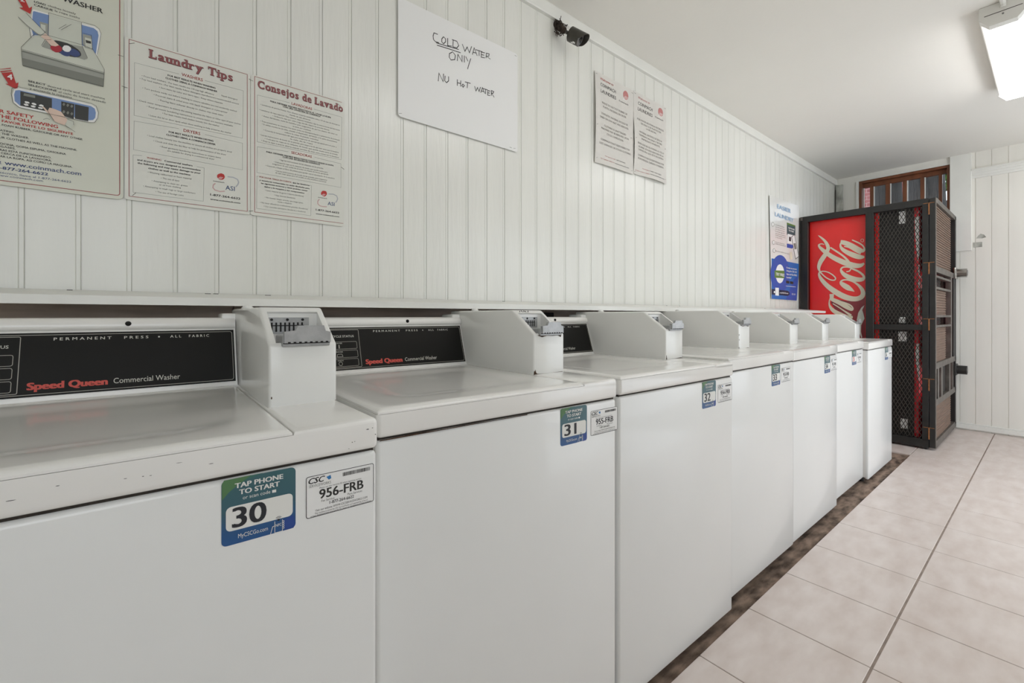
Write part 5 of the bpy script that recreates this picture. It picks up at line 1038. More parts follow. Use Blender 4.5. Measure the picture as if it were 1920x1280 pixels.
def make_washer():
    root = thing('washing_machine', 'x', 'washing machine', (0, 0, 0), 0, 'white coin operated washing machines in a row')
    m = MB(); m.box(-W_ + .001, -.001, 0, .02, .022, .8455, M['enamel_front'], bev=.0075, seg=4); m.build('front_panel', root, smooth=50)
    m = MB(); m.box(-W_ + .002, -.002, .012, .64, .030, .8455, M['enamel'], bev=.004, seg=2); m.box(-W_ + .005, -.005, .006, .60, .8445, .8505, M['seam'])
    m.build('cabinet', root, smooth=50)
    m = MB(); D_ = M['enamel']
    m.box(-W_, 0, -.004, .64, .8495, .8905, D_, bev=.008, seg=4, edges=lambda e: not all(v.co.z > .89 for v in e.verts))
    m.box(-.1245, 0, -.004, .64, .885, .8985, D_, bev=.0085, seg=4, edges=lambda e: all(v.co.z > .898 for v in e.verts) or all(v.co.y < 0 for v in e.verts) and all(v.co.x > -.01 for v in e.verts))
    m.box(-W_ + .002, -.12, .527, .64, .885, .8985, D_)
    m.build('top_deck', root, smooth=50)
    washer_lid().build('lid', root, smooth=35)
    # console with its black panel
    m = MB(); P = [(.5285, .893), (.530, .900), (.5715, 1.0300), (.5685, 1.0325), (.5665, 1.037), (.5675, 1.044), (.572, 1.0505), (.579, 1.0545), (.59, 1.056), (.65, 1.056), (.65, .893)]
    m.prism(P, lambda y, z: (-.620, y, z), lambda y, z: (-.1225, y, z), M['enamel']); con = m.build('console', root, smooth=35)
    m = MB(); m.prism([(-.608, .9075), (-.1262, .9075), (-.1262, 1.0265), (-.608, 1.0265)], lambda x, z: pn(x, z, .0012), lambda x, z: pn(x, z, -.002), M['panel']); m.build('control_panel', con)
    m = MB(); m.sphere((-.3185, .5672, 1.0435), .0052, M['slot'], 12, 8, 1.0); m.build('screw', con, smooth=60)
    fl = Flat(pn)
    fl.stroke('trim_line', M['silver'], rrect(-.604, -.1300, .9115, 1.0225, .004, 3), .0011, .0016, True)
    fl.stroke('trim_line#2', M['silver'], rrect(-.600, -.4745, .9145, 1.0195, .002, 2), .0011, .0016, True)
    for za, zb in ((.966, .986), (.942, .962), (.918, .938)):
        fl.stroke('button_outline#%.3f' % za, M['silver'], rrect(-.594, -.4825, za, zb, .003, 2), .0009, .0016, True)
        fl.poly('indicator#%.3f' % za, M['silver'], [(-.5755 + .0022 * math.cos(k * PI / 4), za + .009 + .0022 * math.sin(k * PI / 4)) for k in range(8)], .0016)
    fl.text('lettering#s', 'panelwhite', 'CYCLE STATUS', -.552, -.489, .9985, .0058, 1, .0016)
    for st, z, w in (('PAUSE', .9805, .009), ('RINSE', .9565, .009), ('WASH', .9325, .008)): fl.text('lettering#s' + st, 'panelwhite', st, -.533 - w, -.533 + w, z, .0030, 0, .0016)
    fl.poly('symbol#1', M['silver'], [(-.5345, .968), (-.5315, .968), (-.5315, .9775), (-.5345, .9775)], .0016)
    fl.stroke('symbol#2', M['silver'], [(-.541, .945), (-.525, .945), (-.527, .952), (-.539, .952)], .0012, .0016, True)
    fl.stroke('symbol#3', M['silver'], [(-.533 + .005 * math.cos(k * PI / 6), .9255 + .005 * math.sin(k * PI / 6)) for k in range(12)], .0012, .0016, True)
    x = -.430
    for wd, x0, x1 in (('PERMANENT', -.4300, -.3450), ('PRESS', -.3250, -.2850), ('ALL', -.2475, -.2275), ('FABRIC', -.2135, -.1755)):
        fl.text('lettering#c', 'panelwhite', ' '.join(wd), x0, x1, 1.0115, .0054, 1, .0016)
    fl.poly('lettering#c', 'panelwhite', [(-.267 + .0018 * math.cos(k * PI / 4), 1.014 + .0018 * math.sin(k * PI / 4)) for k in range(8)], .0016)
    fl.text('lettering', 'sqred', 'Speed Queen', -.4625, -.3490, .9205, .0125, 4, .0016, 4)
    fl.text('lettering', 'panelwhite', 'Commercial Washer', -.3405, -.2310, .9215, .0105, 0, .0016, 3)
    fl.build(con)
    # coin box
    cb = coin_body().build('coin_box', root, smooth=40)
    Z = M['zinc']
    m = MB(); m.box(-.1005, -.0185, .181, .236, 1.0045, 1.0245, Z, bev=.0015, seg=1)
    m.prism([(-.0985, 1.0115), (-.0195, 1.0115), (-.0195, 1.0305), (-.0285, 1.0325), (-.0315, 1.0425), (-.0760, 1.0425), (-.0800, 1.0335), (-.0985, 1.0315)], lambda x, z: (x, .1735, z), lambda x, z: (x, .183, z), Z)
    for k in range(8): m.box(-.0930 + .0092 * k, -.0885 + .0092 * k, .1732, .175, 1.0112, 1.0135, M['slot'])
    m.box(-.099, -.0195, .178, .1815, 1.0098, 1.0115, M['slot'])
    m.build('coin_slide', cb)
    m = MB(); yb_ = .276
    m.box(-.1075, -.032, yb_ - .0025, yb_, 1.0250, 1.0570, Z)
    for k in range(8): m.box(-.1010 + .0078 * k, -.0982 + .0078 * k, yb_ - .0034, yb_ - .002, 1.0290, 1.0470, M['slot'])
    m.box(-.1045, -.0420, yb_ - .0032, yb_ - .002, 1.0400, 1.0418, M['slot'])
    for a in (-.100, -.072, -.044): m.tube((a, yb_ - .0040, 1.0525), (a, yb_ - .002, 1.0525), .0026, M['slot'], n=10)
    m.build('slot_plate', cb)
    m = MB(); m.box(-.1065, -.0185, .1905, .272, 1.0035, 1.0062, M['slot']); m.build('slot_gap', cb)
    m = MB(); m.tube((-.106, .505, 1.0765), (-.106, .505, 1.0800), .0125, M['coinwhite']); m.sphere((-.106, .505, 1.0800), .0105, M['coinwhite'], 14, 5, .55, True); m.build('lock_cap', cb, smooth=50)
    for fx, fy in ((-.59, .05), (-.046, .05), (-.59, .58), (-.046, .58)):
        m = MB(); m.tube((fx, fy, 0), (fx, fy, .06), .017, M['black_iron'], n=12); m.build('foot', root, smooth=50)
    return root
STICK = lambda x, z, off: (x, -off, z)
def bias(P, dx, dz): return [(a + dx, b + dz) for a, b in P]
def sticker_parts(root):
    tap = SP_slab(root, 'start_sticker', STK['tap'], M['stickblue'], .006)
    fl = Flat(STICK)
    fl.poly('green_corner', 'dkgreen', STK['dkgreen'], .0006); fl.poly('green_corner', 'tapgreen', STK['green'], .0008)
    fl.poly('blue_corner', 'tapblue', STK['bluebit'], .0006)
    P = STK['panel']; x0 = min(p[0] for p in P); x1 = max(p[0] for p in P); z0 = min(p[1] for p in P); z1 = max(p[1] for p in P)
    fl.poly('number_panel', 'stickwhite', rrect(x0, x1, z0, z1, .006, 4), .0009)
    for col, st, s, a, b, z, h in TXT_TAP:
        if col != 'NUM': fl.text('lettering#' + ('1' if z > .80 else '2' if s != 'NFC' else '3'), 'stickwhite', s, a, b, z, h, st, .0010, 3)
    ph = STK['phone']; fl.stroke('phone_symbol', 'stickwhite', [ph[0], ph[1]], .0007, .0011); fl.stroke('phone_symbol', 'stickwhite', [ph[2], ph[3], ph[0]], .0007, .0011)
    cx, cz = (ph[1][0] + ph[2][0]) / 2, ph[1][1] + .001
    fl.poly('phone_symbol', 'numink', [(cx + .0016 * math.cos(k * PI / 5), cz + .0016 * math.sin(k * PI / 5)) for k in range(10)], .0011)
    for r in (.0032, .0046): fl.stroke('phone_symbol', 'numink', [(cx + r * math.cos(math.radians(a)), cz + r * math.sin(math.radians(a))) for a in range(40, 145, 20)], .0006, .0011)
    fl.stroke('phone_symbol', 'stickwhite', STK['hand'], .0008, .0011)
    for k in range(4): fl.stroke('phone_symbol', 'stickwhite', [(ph[2][0] + .0008 + .0014 * math.sin(a * PI / 4), ph[2][1] - .003 - .003 * k - .0013 * math.cos(a * PI / 4)) for a in range(5)], .0006, .0011)
    fl.poly('camera_symbol', 'stickwhite', STK['cam'], .0010)
    fl.build(tap)
    svc = SP_slab(root, 'service_sticker', STK['svc'], M['paper'], .003)
    fl = Flat(STICK)
    P = STK['svc']; x0 = min(p[0] for p in P); x1 = max(p[0] for p in P); z0 = (P[2][1] + P[3][1]) / 2; z1 = (P[0][1] + P[1][1]) / 2
    fl.stroke('border_line', 'black', rrect(x0 + .0006, x1 - .0006, z0 + .0006, z1 - .0006, .003, 3), .0009, .0006, True)
    for col, st, s, a, b, z, h in TXT_SVC:
        if col != 'NUM': fl.text('lettering#' + ('1' if s in ('CSC', 'SERVICEWORKS') else '2' if s.startswith('Please') else '3'), col, s, a, b, z, h, st, .0006)
    B_ = STK['bar']; xa, xb = B_[0][0], B_[1][0]; za = (B_[3][1] + B_[2][1]) / 2; zb = (B_[0][1] + B_[1][1]) / 2
    rr = random.Random(3); x = xa
    while x < xb:
        w = rr.choice((.0003, .0005, .0008)); fl.poly('barcode', 'black', [(x, za), (x + w, za), (x + w, zb), (x, zb)], .0006); x += w + rr.choice((.0003, .0005))
    b = STK['bird']; fl.poly('logo', 'birdblue', b, .0006)
    fl.build(svc)
def SP_slab(root, name, P, m, r):
    x0 = min(p[0] for p in P); x1 = max(p[0] for p in P); z0 = (P[2][1] + P[3][1]) / 2; z1 = (P[0][1] + P[1][1]) / 2
    mb = MB(); mb.prism(rrect(x0, x1, z0, z1, r, 4), lambda x, z: (x, -.0004, z), lambda x, z: (x, .0005, z), m)
    return mb.build(name, root)
def kids(o): return [c for c in bpy.data.objects if c.parent == o]
def copy_tree(o, parent=None):
    c = o.copy(); COL.objects.link(c); c.parent = parent
    for ch in kids(o): copy_tree(ch, c)
    return c
proto = make_washer(); sticker_parts(proto)
WASH = [  # right front corner x, y, turn, height, sticker shift, number, id, label
    (.283, .688, 0.0, 0.000, 0.0, 0.0, '30', '956-FRB', 'white coin washing machine with number 30 sticker, nearest of the row'),
    (.936, .7205, -1.3, 0.000, .010, 0.0, '31', '955-FRB', 'white coin washing machine with number 31 sticker, right next to number 30'),
    (1.596, .7245, -.5, 0.000, .002, 0.0, '32', '954-FRB', 'white coin washing machine with number 32 sticker, third from the near end'),
    (2.245, .748, 0.0, .009, -.034, 0.0, '33', '953-FRB', 'white coin washing machine with number 33 sticker, in the middle of the row'),
    (2.900, .756, 0.0, .005, .003, 0.0, '34', '952-FRB', 'white coin washing machine with number 34 sticker, third from the far end'),
    (3.540, .783, 0.0, .003, -.036, 0.0, '35', '951-FRB', 'white coin washing machine with red number 35 sticker, second from far end'),
    (4.180, .757, 0.0, -.006, .003, 0.0, '36', '950-FRB', 'white coin washing machine standing last in the row, beside the caged vending machine')]
roots = []
for i, row in enumerate(WASH): roots.append(proto if i == 0 else copy_tree(proto))
NUM = [r for r in TXT_TAP if r[0] == 'NUM'][0]; IDN = [r for r in TXT_SVC if r[0] == 'NUM'][0]
for (x, y, tn, dz, sx, sz, num, idn, lab), root in zip(WASH, roots):
    root.location = (x, y, dz); root.rotation_euler = (0, 0, math.radians(tn)); root['label'] = lab
    for c in kids(root):
        nm = c.name.split('.')[0]
        if nm == 'foot': c.location.z = -.012 - dz
        if nm in ('start_sticker', 'service_sticker'):
            c.location.x = sx; fl = Flat(STICK)
            if nm == 'start_sticker': fl.text('number', 'hotred' if num == '35' else 'numink', num, NUM[3], NUM[4], NUM[5], NUM[6], 2, .0012, 4)
            else: fl.text('number', 'black', idn, IDN[3], IDN[4], IDN[5], IDN[6], 2, .0006, 3)
            fl.build(c)
def chips(root, name, part, L, m):
    """L: (x, z, w, h) on the front face at y of the named part, or explicit polygons"""
    for y, P in L:
        mb = MB(); mb.prism(P, lambda a, b: (a, y, b), lambda a, b: (a, y + .001, b), m); mb.build(name, part)
def part(root, nm): return [c for c in kids(root) if c.name.split('.')[0] == nm][0]
def blot(x, z, w, h, n=7):
    return [(x + w * math.cos(2 * PI * k / n) * random.uniform(.6, 1.1), z + h * math.sin(2 * PI * k / n) * random.uniform(.6, 1.1)) for k in range(n)]
# small chips in the enamel of the nearest machine
L = [(-.0044, blot(q[0], q[1], q[2] * .62, q[3] * .7)) for q in ((-.018, .882, .004, .0011), (-.010, .883, .0018, .0010), (-.005, .872, .0012, .0012), (-.042, .866, .0012, .0013), (-.038, .8665, .0008, .0010), (-.047, .857, .0012, .0008), (-.420, .874, .0018, .0008), (-.395, .869, .007, .0005), (-.36, .876, .003, .0005), (-.305, .871, .003, .0005), (-.289, .870, .002, .0006), (-.282, .8695, .002, .0005), (-.222, .871, .005, .0005), (-.255, .879, .006, .0003))]
chips(roots[0], 'enamel_chip', part(roots[0], 'top_deck'), L, M['blackchip'])
def rust_at(i, L): chips(roots[i], 'rust_patch', part(roots[i], 'coin_box'), L, M['rust'])
rust_at(0, [(.1864, blot(-.1205 + .004, .915, .0012, .003)), (.1864, [(-.112, .8968), (-.06, .8968), (-.02, .8968), (-.012, .8972), (-.006, .8990), (-.006, .8966)])])
rust_at(1, [(.1862, [(-.121, .8966), (-.119, .908), (-.1165, .906), (-.115, .9115), (-.1125, .903), (-.108, .900), (-.10, .8990), (-.06, .8985), (-.03, .8990), (-.012, .8995), (-.008, .8966)]), (.1862, [(-.108, 1.006), (-.09, 1.0005), (-.072, 1.004), (-.05, 1.003), (-.03, 1.004), (-.018, .999), (-.015, 1.007)])])
rust_at(2, [(.1862, [(-.118, .8966), (-.1165, .914), (-.1150, .905), (-.112, .8985), (-.06, .8992), (-.02, .9010), (-.008, .8995), (-.008, .8966)])])
rust_at(3, [(.1862, blot(-.117, .962, .0015, .004)), (.1862, blot(-.1165, .940, .001, .004)), (.1862, blot(-.1175, .902, .002, .004)), (.1862, [(-.105, 1.007), (-.08, 1.0015), (-.05, 1.004), (-.02, 1.000), (-.02, 1.007)]), (.1862, [(-.11, .8966), (-.02, .9000), (-.01, .8966)])])
# pencilled scratches and rust line on the second machine
chips(roots[1], 'rust_patch', part(roots[1], 'cabinet'), [(-.0004, [(-.63, .8462), (-.56, .8470), (-.50, .8460), (-.46, .8466), (-.38, .8458), (-.30, .8464), (-.30, .8448), (-.45, .8450), (-.63, .8446)])], M['rust'])
for x, s0, s1, dx in ((-.098, .109, .115, .004), (-.088, .110, .116, 0), (-.082, .110, .116, .003), (-.074, .110, .115, -.002), (-.066, .110, .116, .004)):
    mk = MB(); mk.tube(sl(x, s0, .0004), sl(x + dx, s1, .0004), .0012, M['blackchip'], n=5)
    mk.build('pen_mark', part(roots[1], 'coin_box'))
# ------------------------------------------------------------ posters and notices on the long wall
YS = 1.545
def poster(name, label, cat, P, m, group=None, warp=None, r=None, yf=YS):
    x0 = min(p[0] for p in P); x1 = max(p[0] for p in P); z0 = min(p[1] for p in P)
    og = ((x0 + x1) / 2, yf, z0)
    t = thing(name, label, cat, og, 0, group)
    if r: Q = rrect(x0, x1, z0, max(p[1] for p in P), r, 5)
    else: Q = P
    sheet(t, og, Q, yf, m, warp=warp)
    wf = warp or (lambda x, z: 0.0)
    return t, og, Flat(lambda x, z, off: (x, yf + wf(x, z) - off, z))
def put(fl, rows, off=.0004):
    last = {}; blk = {}
    for col, st, s, a, b, z, h in sorted(rows, key=lambda r: -r[5]):
        if col in last and last[col] - z > 3.4 * h: blk[col] = blk.get(col, 0) + 1      # a new block of lines
        last[col] = z
        fl.text('heading' if st == 9 else 'lettering#%d' % blk.get(col, 0), col, s, a, b, z, h, st, off, 4 if h > .02 else 2)

# A: washer instructions
t, og, fl = poster('washer_instruction_poster', 'pale green poster with washer drawings and red arrows, at the left edge', 'poster', [(-.62, 2.20), (-.053, 2.20), (-.053, 1.3635), (-.62, 1.3635)], M['sheet_green'], r=.012)
fl.stroke('border_line', 'border', rrect(-.613, -.0605, 1.3735, 2.19, .006, 4), .0016, .0004, True)
put(fl, TXT_A)
PAN = max(i for i, q in enumerate(POLY_A) if q[0] == 'red') + 1
ARW = [i for i, q in enumerate(POLY_A) if q[0] == 'red']
for i, (col, P) in enumerate(POLY_A):
    fl.poly('step_arrow' if i == ARW[0] else 'arrow' if i in ARW else 'washer_drawing' if i < ARW[0] else 'panel_drawing', col, P, .0004 + .00007 * i)
ringo = [(-.108 + .0155 * math.cos(k * PI / 12), 1.9155 + .0165 * math.sin(k * PI / 12)) for k in range(25)]
fl.stroke('red_ring', 'red', ringo, .0100, .0005)
for (col, st, q, x0, x1, z, h), nm in zip(TXT_A2, ('step_arrow', 'arrow')): fl.text(nm, col, q, x0, x1, z, h, st, .0060)
for i, P in enumerate(OUTL_A): fl.stroke('washer_drawing' if i < 12 else 'panel_drawing', 'dark', P, .0007, .0060)
fl.build(t, og)
staple(t, og, -.0585, 1.739, -.05, YS, .010)
# B and C: laundry tips in English and Spanish
def tips(name, label, x0, x1, xs, rows, strokes, disc, bord):
    t, og, fl = poster(name, label, 'poster', [(x0, 1.7935), (x1, 1.7935), (x1, 1.3660), (x0, 1.3660)], M['sheet'], group='laundry tips posters', r=.007)
    fl.stroke('border_line', 'border', bord, .0013, .0004, False)
    put(fl, rows)
    for k, P in strokes: fl.stroke('frame_line' if k == 'line' else 'logo', k, P, .0007 if k == 'line' else .0030, .0003)
    fl.poly('logo', 'red', disc, .0004)
    cx = sum(p[0] for p in disc) / len(disc); cz = sum(p[1] for p in disc) / len(disc)
    for k in range(3): fl.stroke('logo', 'white', [(cx - .009 + .0035 * k, cz - .009), (cx - .001 + .003 * k, cz - .001)], .0008, .0005)
    fl.build(t, og)
    for q in xs: staple(t, og, q[0], q[1], q[2], YS)
bd = [(.2285, 1.7885), (.2285, 1.3755), (-.0420, 1.3755), (-.0420, 1.7885), (.2285, 1.7885)]
tips('laundry_tips_poster', 'white poster with the English heading Laundry Tips and thin red border', -.051, .2365, [(-.036, 1.780, .5), (-.051, 1.660, -.1), (-.032, 1.382, .9), (.238, 1.775, -.25), (.238, 1.378, .2)], TXT_B, STR_B, DISC_B, bd)
bd = [(.509, 1.7895), (.2480, 1.7895), (.2480, 1.3765), (.514, 1.3765)]
tips('laundry_tips_poster', 'white poster with the Spanish heading Consejos de Lavado, beside the English one', .2375, .5175, [(.500, 1.778, -.45), (.512, 1.565, -.5)], TXT_C, STR_C, DISC_C, bd)
# D: handwritten card
t, og, fl = poster('handwritten_sign', 'large white card handwritten COLD WATER ONLY NO HOT WATER', 'sign', [(.713, 2.243), (1.290, 2.243), (1.290, 1.800), (.713, 1.800)], M['paper'], r=.012, yf=1.542)
for P in HAND: fl.stroke('lettering', 'handink', P, .0032, .0004)
fl.build(t, og)
for x, z, a in ((1.279, 2.232, -.1), (.722, 1.812, .3), (1.25, 1.812, -.1), (1.272, 1.813, .2)): staple(t, og, x, z, a, 1.542)
# E and F: welcome notices
def notice(label, x0, x1, z0, z1, rows, disc, warp, pins):
    t, og, fl = poster('welcome_notice', label, 'notice', [(x0, z1), (x1, z1), (x1, z0), (x0, z0)], M['paper_dim'], group='printed welcome notices', warp=warp, yf=1.5425)
    put(fl, rows, .0006)
    fl.poly('logo', 'rose', disc, .0006)
    cx = sum(p[0] for p in disc) / len(disc); cz = sum(p[1] for p in disc) / len(disc)
    for k in range(4): fl.stroke('logo', 'white', [(cx - .026 + .010 * k, cz - .034), (cx - .004 + .008 * k, cz - .004)], .0022, .0008)
    fl.build(t, og)
    for x, z, a in pins: staple(t, og, x, z, a, 1.5425 + warp(x, z), .012)
def wE(x, z):
    v = (z - 1.873) / .48; u = (x - 1.823) / .338
    return -.007 * max(0, (1 - u * 2.2)) * math.sin(PI * max(0, min(1, v))) - .006 * max(0, .12 - v) / .12 * math.sin(PI * max(0, min(1, u)))
def wF(x, z):
    v = (z - 1.88) / .48; u = (x - 2.163) / .338
    return -.008 * max(0, (1 - u * 2.5)) * math.sin(PI * max(0, min(1, v * 1.4))) - .014 * max(0, .16 - v) / .16 * max(0, math.sin(PI * max(0, min(1, (u - .15) / .9))))
notice('printed English welcome notice, left sheet of the pair under the ceiling trim', 1.823, 2.161, 1.873, 2.357, TXT_E, DISC_E, wE, [(1.836, 2.345, .1), (2.150, 2.340, -.2), (1.836, 2.075, .4), (2.140, 2.08, .1), (1.838, 1.900, .4), (2.145, 1.892, .1)])
notice('printed Spanish welcome notice, right sheet of the pair under the ceiling trim', 2.163, 2.501, 1.881, 2.360, TXT_F, DISC_F, wF, [(2.178, 2.348, -.2), (2.488, 2.35, .1), (2.178, 2.09, .5), (2.49, 2.10, .1), (2.175, 1.895, .3), (2.488, 1.91, .1)])
# G: glossy pay-by-phone poster
def wG(x, z): 
    u = (x - 4.09) / .65; v = (z - 1.206) / .88
    return -.006 * u
t, og, fl = poster('phone_payment_poster', 'glossy white and blue phone payment poster at the far end of wall', 'poster', [(4.073, 2.085), (4.742, 2.095), (4.690, 1.205), (4.112, 1.207)], M['paper_gloss'], warp=wG, yf=1.5395)
for i, (col, P) in enumerate(POLY_G): fl.poly('illustration', col, P, .0005 + .00005 * i)
put(fl, TXT_G, .0022)
fl.build(t, og)

# ------------------------------------------------------------ security camera
og = (1.545, 1.55, 2.48)
t = thing('security_camera', 'small black bullet security camera on the wall under the ceiling trim', 'camera', og)
m = MB(); m.tube((1.545, 1.549, 2.482), (1.545, 1.538, 2.480), .022, M['nest'], n=14)
m.tube((1.545, 1.540, 2.480), (1.543, 1.505, 2.440), .010, M['nest'], r1=.014, n=12); m.sphere((1.543, 1.500, 2.434), .016, M['nest'], 12, 8)
for k in range(44):
    a = random.uniform(0, 2 * PI); q = Vector((1.544, 1.53, 2.468)) + Vector((random.uniform(-.02, .02), random.uniform(-.028, .012), random.uniform(-.04, .02)))
    m.path([q, q + Vector((random.uniform(-.02, .02), random.uniform(-.01, .006), random.uniform(-.02, .02))), q + Vector((random.uniform(-.025, .025), random.uniform(-.012, .006), random.uniform(-.02, .025)))], .0016, M['nest'], n=5)
m.build('bracket', t, og)
b0 = Vector((1.562, 1.478, 2.412)); ax = Vector((.46, -.68, -.57)).normalized(); sd = ax.cross(Vector((0, 0, 1))).normalized(); up = sd.cross(ax).normalized()
b1 = b0 + ax * .062
m = MB(); m.tube((1.543, 1.500, 2.434), b0, .0065, M['camblack'], n=10); m.tube(Vector((1.543, 1.5, 2.434)).lerp(b0, .3), Vector((1.543, 1.5, 2.434)).lerp(b0, .7), .0085, M['camblack'], n=10); m.build('neck', t, og)
m = MB(); m.tube(b0, b0 + ax * .006, .026, M['camblack'], r1=.0315, n=28); m.tube(b0 + ax * .006, b1, .0315, M['camblack'], n=28); bd = m.build('body', t, og, smooth=40)
m = MB(); m.tube(b1 - ax * .001, b1 + ax * .0012, .0285, M['steel'], n=28); m.build('front_ring', t, og, smooth=40)
m = MB(); m.tube(b1, b1 + ax * .003, .0145, M['camglass'], n=24); m.sphere(tuple(b1 + ax * .003), .0065, M['camblack'], 14, 8); m.build('lens', t, og, smooth=40)
m = MB(); V = []; Fc = []; n = 20
for r_ in (.0330, .0355):
    for e in (0, 1):
        for k in range(n + 1):
            a = math.radians(-25 + 230 * k / n); ext = .062 + (.030 if e else 0) * max(0.0, math.sin(math.radians(180 * k / n))) ** .6 if e else .004
            p = b0 + ax * ext + (sd * math.cos(a) + up * math.sin(a)) * r_; V.append(tuple(p))
q = n + 1
for k in range(n):
    Fc += [(k, k + 1, q + k + 1, q + k), (2 * q + k, 3 * q + k, 3 * q + k + 1, 2 * q + k + 1), (q + k, q + k + 1, 3 * q + k + 1, 3 * q + k), (k, 2 * q + k, 2 * q + k + 1, k + 1)]
Fc += [(0, q, 3 * q, 2 * q), (n, 2 * q + n, 3 * q + n, q + n)]
m.faces(V, Fc, M['camblack']); m.build('hood', t, og, smooth=40)
m = MB()
tv = Vector((0, 0, 1.06)) - b0; av = math.degrees(math.atan2(tv.dot(up), tv.dot(sd))); sg = 1 if (sd * math.cos(math.radians(av + 50)) + up * math.sin(math.radians(av + 50))).z < (sd * math.cos(math.radians(av - 50)) + up * math.sin(math.radians(av - 50))).z else -1
for a0, s0, s1, da in ((av - sg * 12, .022, .040, 4), (av + sg * 46, .040, .054, 9), (av + sg * 58, .030, .042, 8)):
    pts = []
    for e in (s0, s1):
        for a in (a0 - da, a0, a0 + da):
            a = math.radians(a); pts.append(tuple(b0 + ax * e + (sd * math.cos(a) + up * math.sin(a)) * .0319))
    m.faces(pts, [(0, 1, 4, 3), (1, 2, 5, 4)], ink('white'))
m.build('label_patch', t, og)

# ------------------------------------------------------------ ceiling lights
def lamp(x0, x1, y0, y1, label):
    og = ((x0 + x1) / 2, (y0 + y1) / 2, CZ)
    t = thing('ceiling_light', label, 'light', og, 0, 'ceiling tube lights')
    m = MB(); m.box(x0 - .02, x1 + .02, y0 - .030, y1 + .030, CZ - .060, CZ - .001, M['housing'], bev=.006, seg=2); m.build('housing', t, og)
    m = MB(); P = [(y0, CZ - .059), (y0, CZ - .066), (y0 + .002, CZ - .088), (y0 + .014, CZ - .100), (y1 - .014, CZ - .100), (y1 - .002, CZ - .088), (y1, CZ - .066), (y1, CZ - .059)]
    m.prism(P, lambda y, z: (x0, y, z), lambda y, z: (x1, y, z), M['lightcol']); m.build('diffuser', t, og)
    for a, b in ((x0 - .045, x0), (x1, x1 + .012)):
        m = MB(); P = [(y0 - .030, CZ - .002), (y0 - .030, CZ - .062), (y0 + .004, CZ - .102), (y1 - .004, CZ - .102), (y1 + .030, CZ - .062), (y1 + .030, CZ - .002)]
        m.prism(P, lambda y, z: (a, y, z), lambda y, z: (b, y, z), M['housing']); m.build('end_cap', t, og)
    m = MB(); m.tube((x0 - .047, y0 + .05, CZ - .062), (x0 - .045, y0 + .05, CZ - .062), .004, M['steel'], n=8); m.box(x0 - .0455, x0 - .0445, y0 - .012, y1 + .012, CZ - .050, CZ - .047, M['seam']); m.build('seam_line', t, og)
    m = MB(); m.path([(x0 - .9, y0 + .05, CZ - .012), (x0 - .05, y0 + .05, CZ - .012), (x0 - .044, y0 + .05, CZ - .03)], .011, M['housing'], n=10); m.build('conduit', t, og)
lamp(3.20, 4.33, .112, .212, 'white ceiling tube light with glowing diffuser in the upper right corner')
lamp(1.00, 2.13, .112, .212, 'added unseen white ceiling tube light above the second and third washing machines')  # extra fixture out of view, added to light the near part of the room

lamp(5.05, 5.62, -.42, -.32, 'short added unseen ceiling tube light beside the iron cage and far wall')  # extra fixture out of view, added to brighten the corner above the cage

# ------------------------------------------------------------ vending machine
VX0, VX1, VY0, VY1, VZ = 4.835, 5.76, .700, 1.484, 1.952
og = ((VX0 + VX1) / 2, 1.1, 0)
t = thing('vending_machine', 'red drink vending machine with white script lettering, locked inside the iron cage', 'vending machine', og)
m = MB(); m.box(VX0 + .004, VX1 - .004, .735, VY1, .06, VZ, M['vblack'], bev=.006, seg=2); m.build('cabinet', t, og)
m = MB(); m.box(VX0, VX1, VY0, .738, .07, VZ - .002, M['vredgloss'], bev=.012, seg=3); dr = m.build('door', t, og, smooth=45)
VM = lambda y, z, off: (VX0 - off, y, z)
m = MB(); m.box(VX0 - .001, VX0 + .006, .960, VY1 - .01, .075, VZ - .006, M['vred']); sp_ = m.build('side_panel', t, og)
fl = Flat(VM)
fl.poly('maroon_band', M['maroon'], SCRIPT_P['maroon'], .0018)  # darker red area behind the lower letters
SEG = []
for q, (l, r_) in enumerate(SCRIPT):
    n = len(l); fl.raw('lettering', 'cream', [p + (.35 * k,) for k, p in enumerate(l)] + [p + (.35 * k,) for k, p in enumerate(r_)], [(k, k + 1, n + k + 1, n + k) for k in range(n - 1)], .0026 + .00012 * q)
fl.poly('lettering', 'cream', SCRIPT_P['hy'], .0026); fl.poly('ribbon', 'pale', SCRIPT_P['ribbon'], .0026)
fl.stroke('lettering', 'cream', SCRIPT_P['reg'], .003, .0026, True)
cx = sum(p[0] for p in SCRIPT_P['reg']) / 16; cz = sum(p[1] for p in SCRIPT_P['reg']) / 16
fl.build(sp_, og)
# printed white swirls along the edge of the door
fl = Flat(VM)
fl.poly('white_swirl', 'white', [(.732, 1.86), (.705, 1.87), (.703, 1.55), (.712, 1.50), (.722, 1.60), (.728, 1.72)], .0006)
fl.poly('white_swirl#low', 'white', [(.720, .83), (.705, .84), (.703, .52), (.711, .56), (.724, .68), (.728, .77)], .0006)
for z, s_ in ((1.43, .05), (1.32, .04), (1.22, .05), (1.10, .04)): fl.poly('white_swirl#%.2f' % z, 'white', [(.703, z - s_), (.703, z + s_), (.709, z + s_ * .8), (.712, z), (.709, z - s_ * .8)], .0006)
fl.build(dr, og)
for (ya, yb), (za, zb) in (((.790, .829), (1.825, 1.925)), ((.790, .829), (1.000, 1.050)), ((.782, .834), (.850, .930)), ((.776, .820), (.130, .210))):
    zb = min(zb, VZ - .020)
    m = MB(); m.box(VX0 - .006, VX0 + .006, ya, yb, za, zb, M['paper'], bev=.001, seg=1); m.build('white_tag', t, og)
m = MB()
for fx in (VX0 + .08, VX1 - .08):
    for fy in (.78, 1.42): m.tube((fx, fy, 0), (fx, fy, .08), .025, M['black_iron'], n=12)
m.build('feet', t, og)

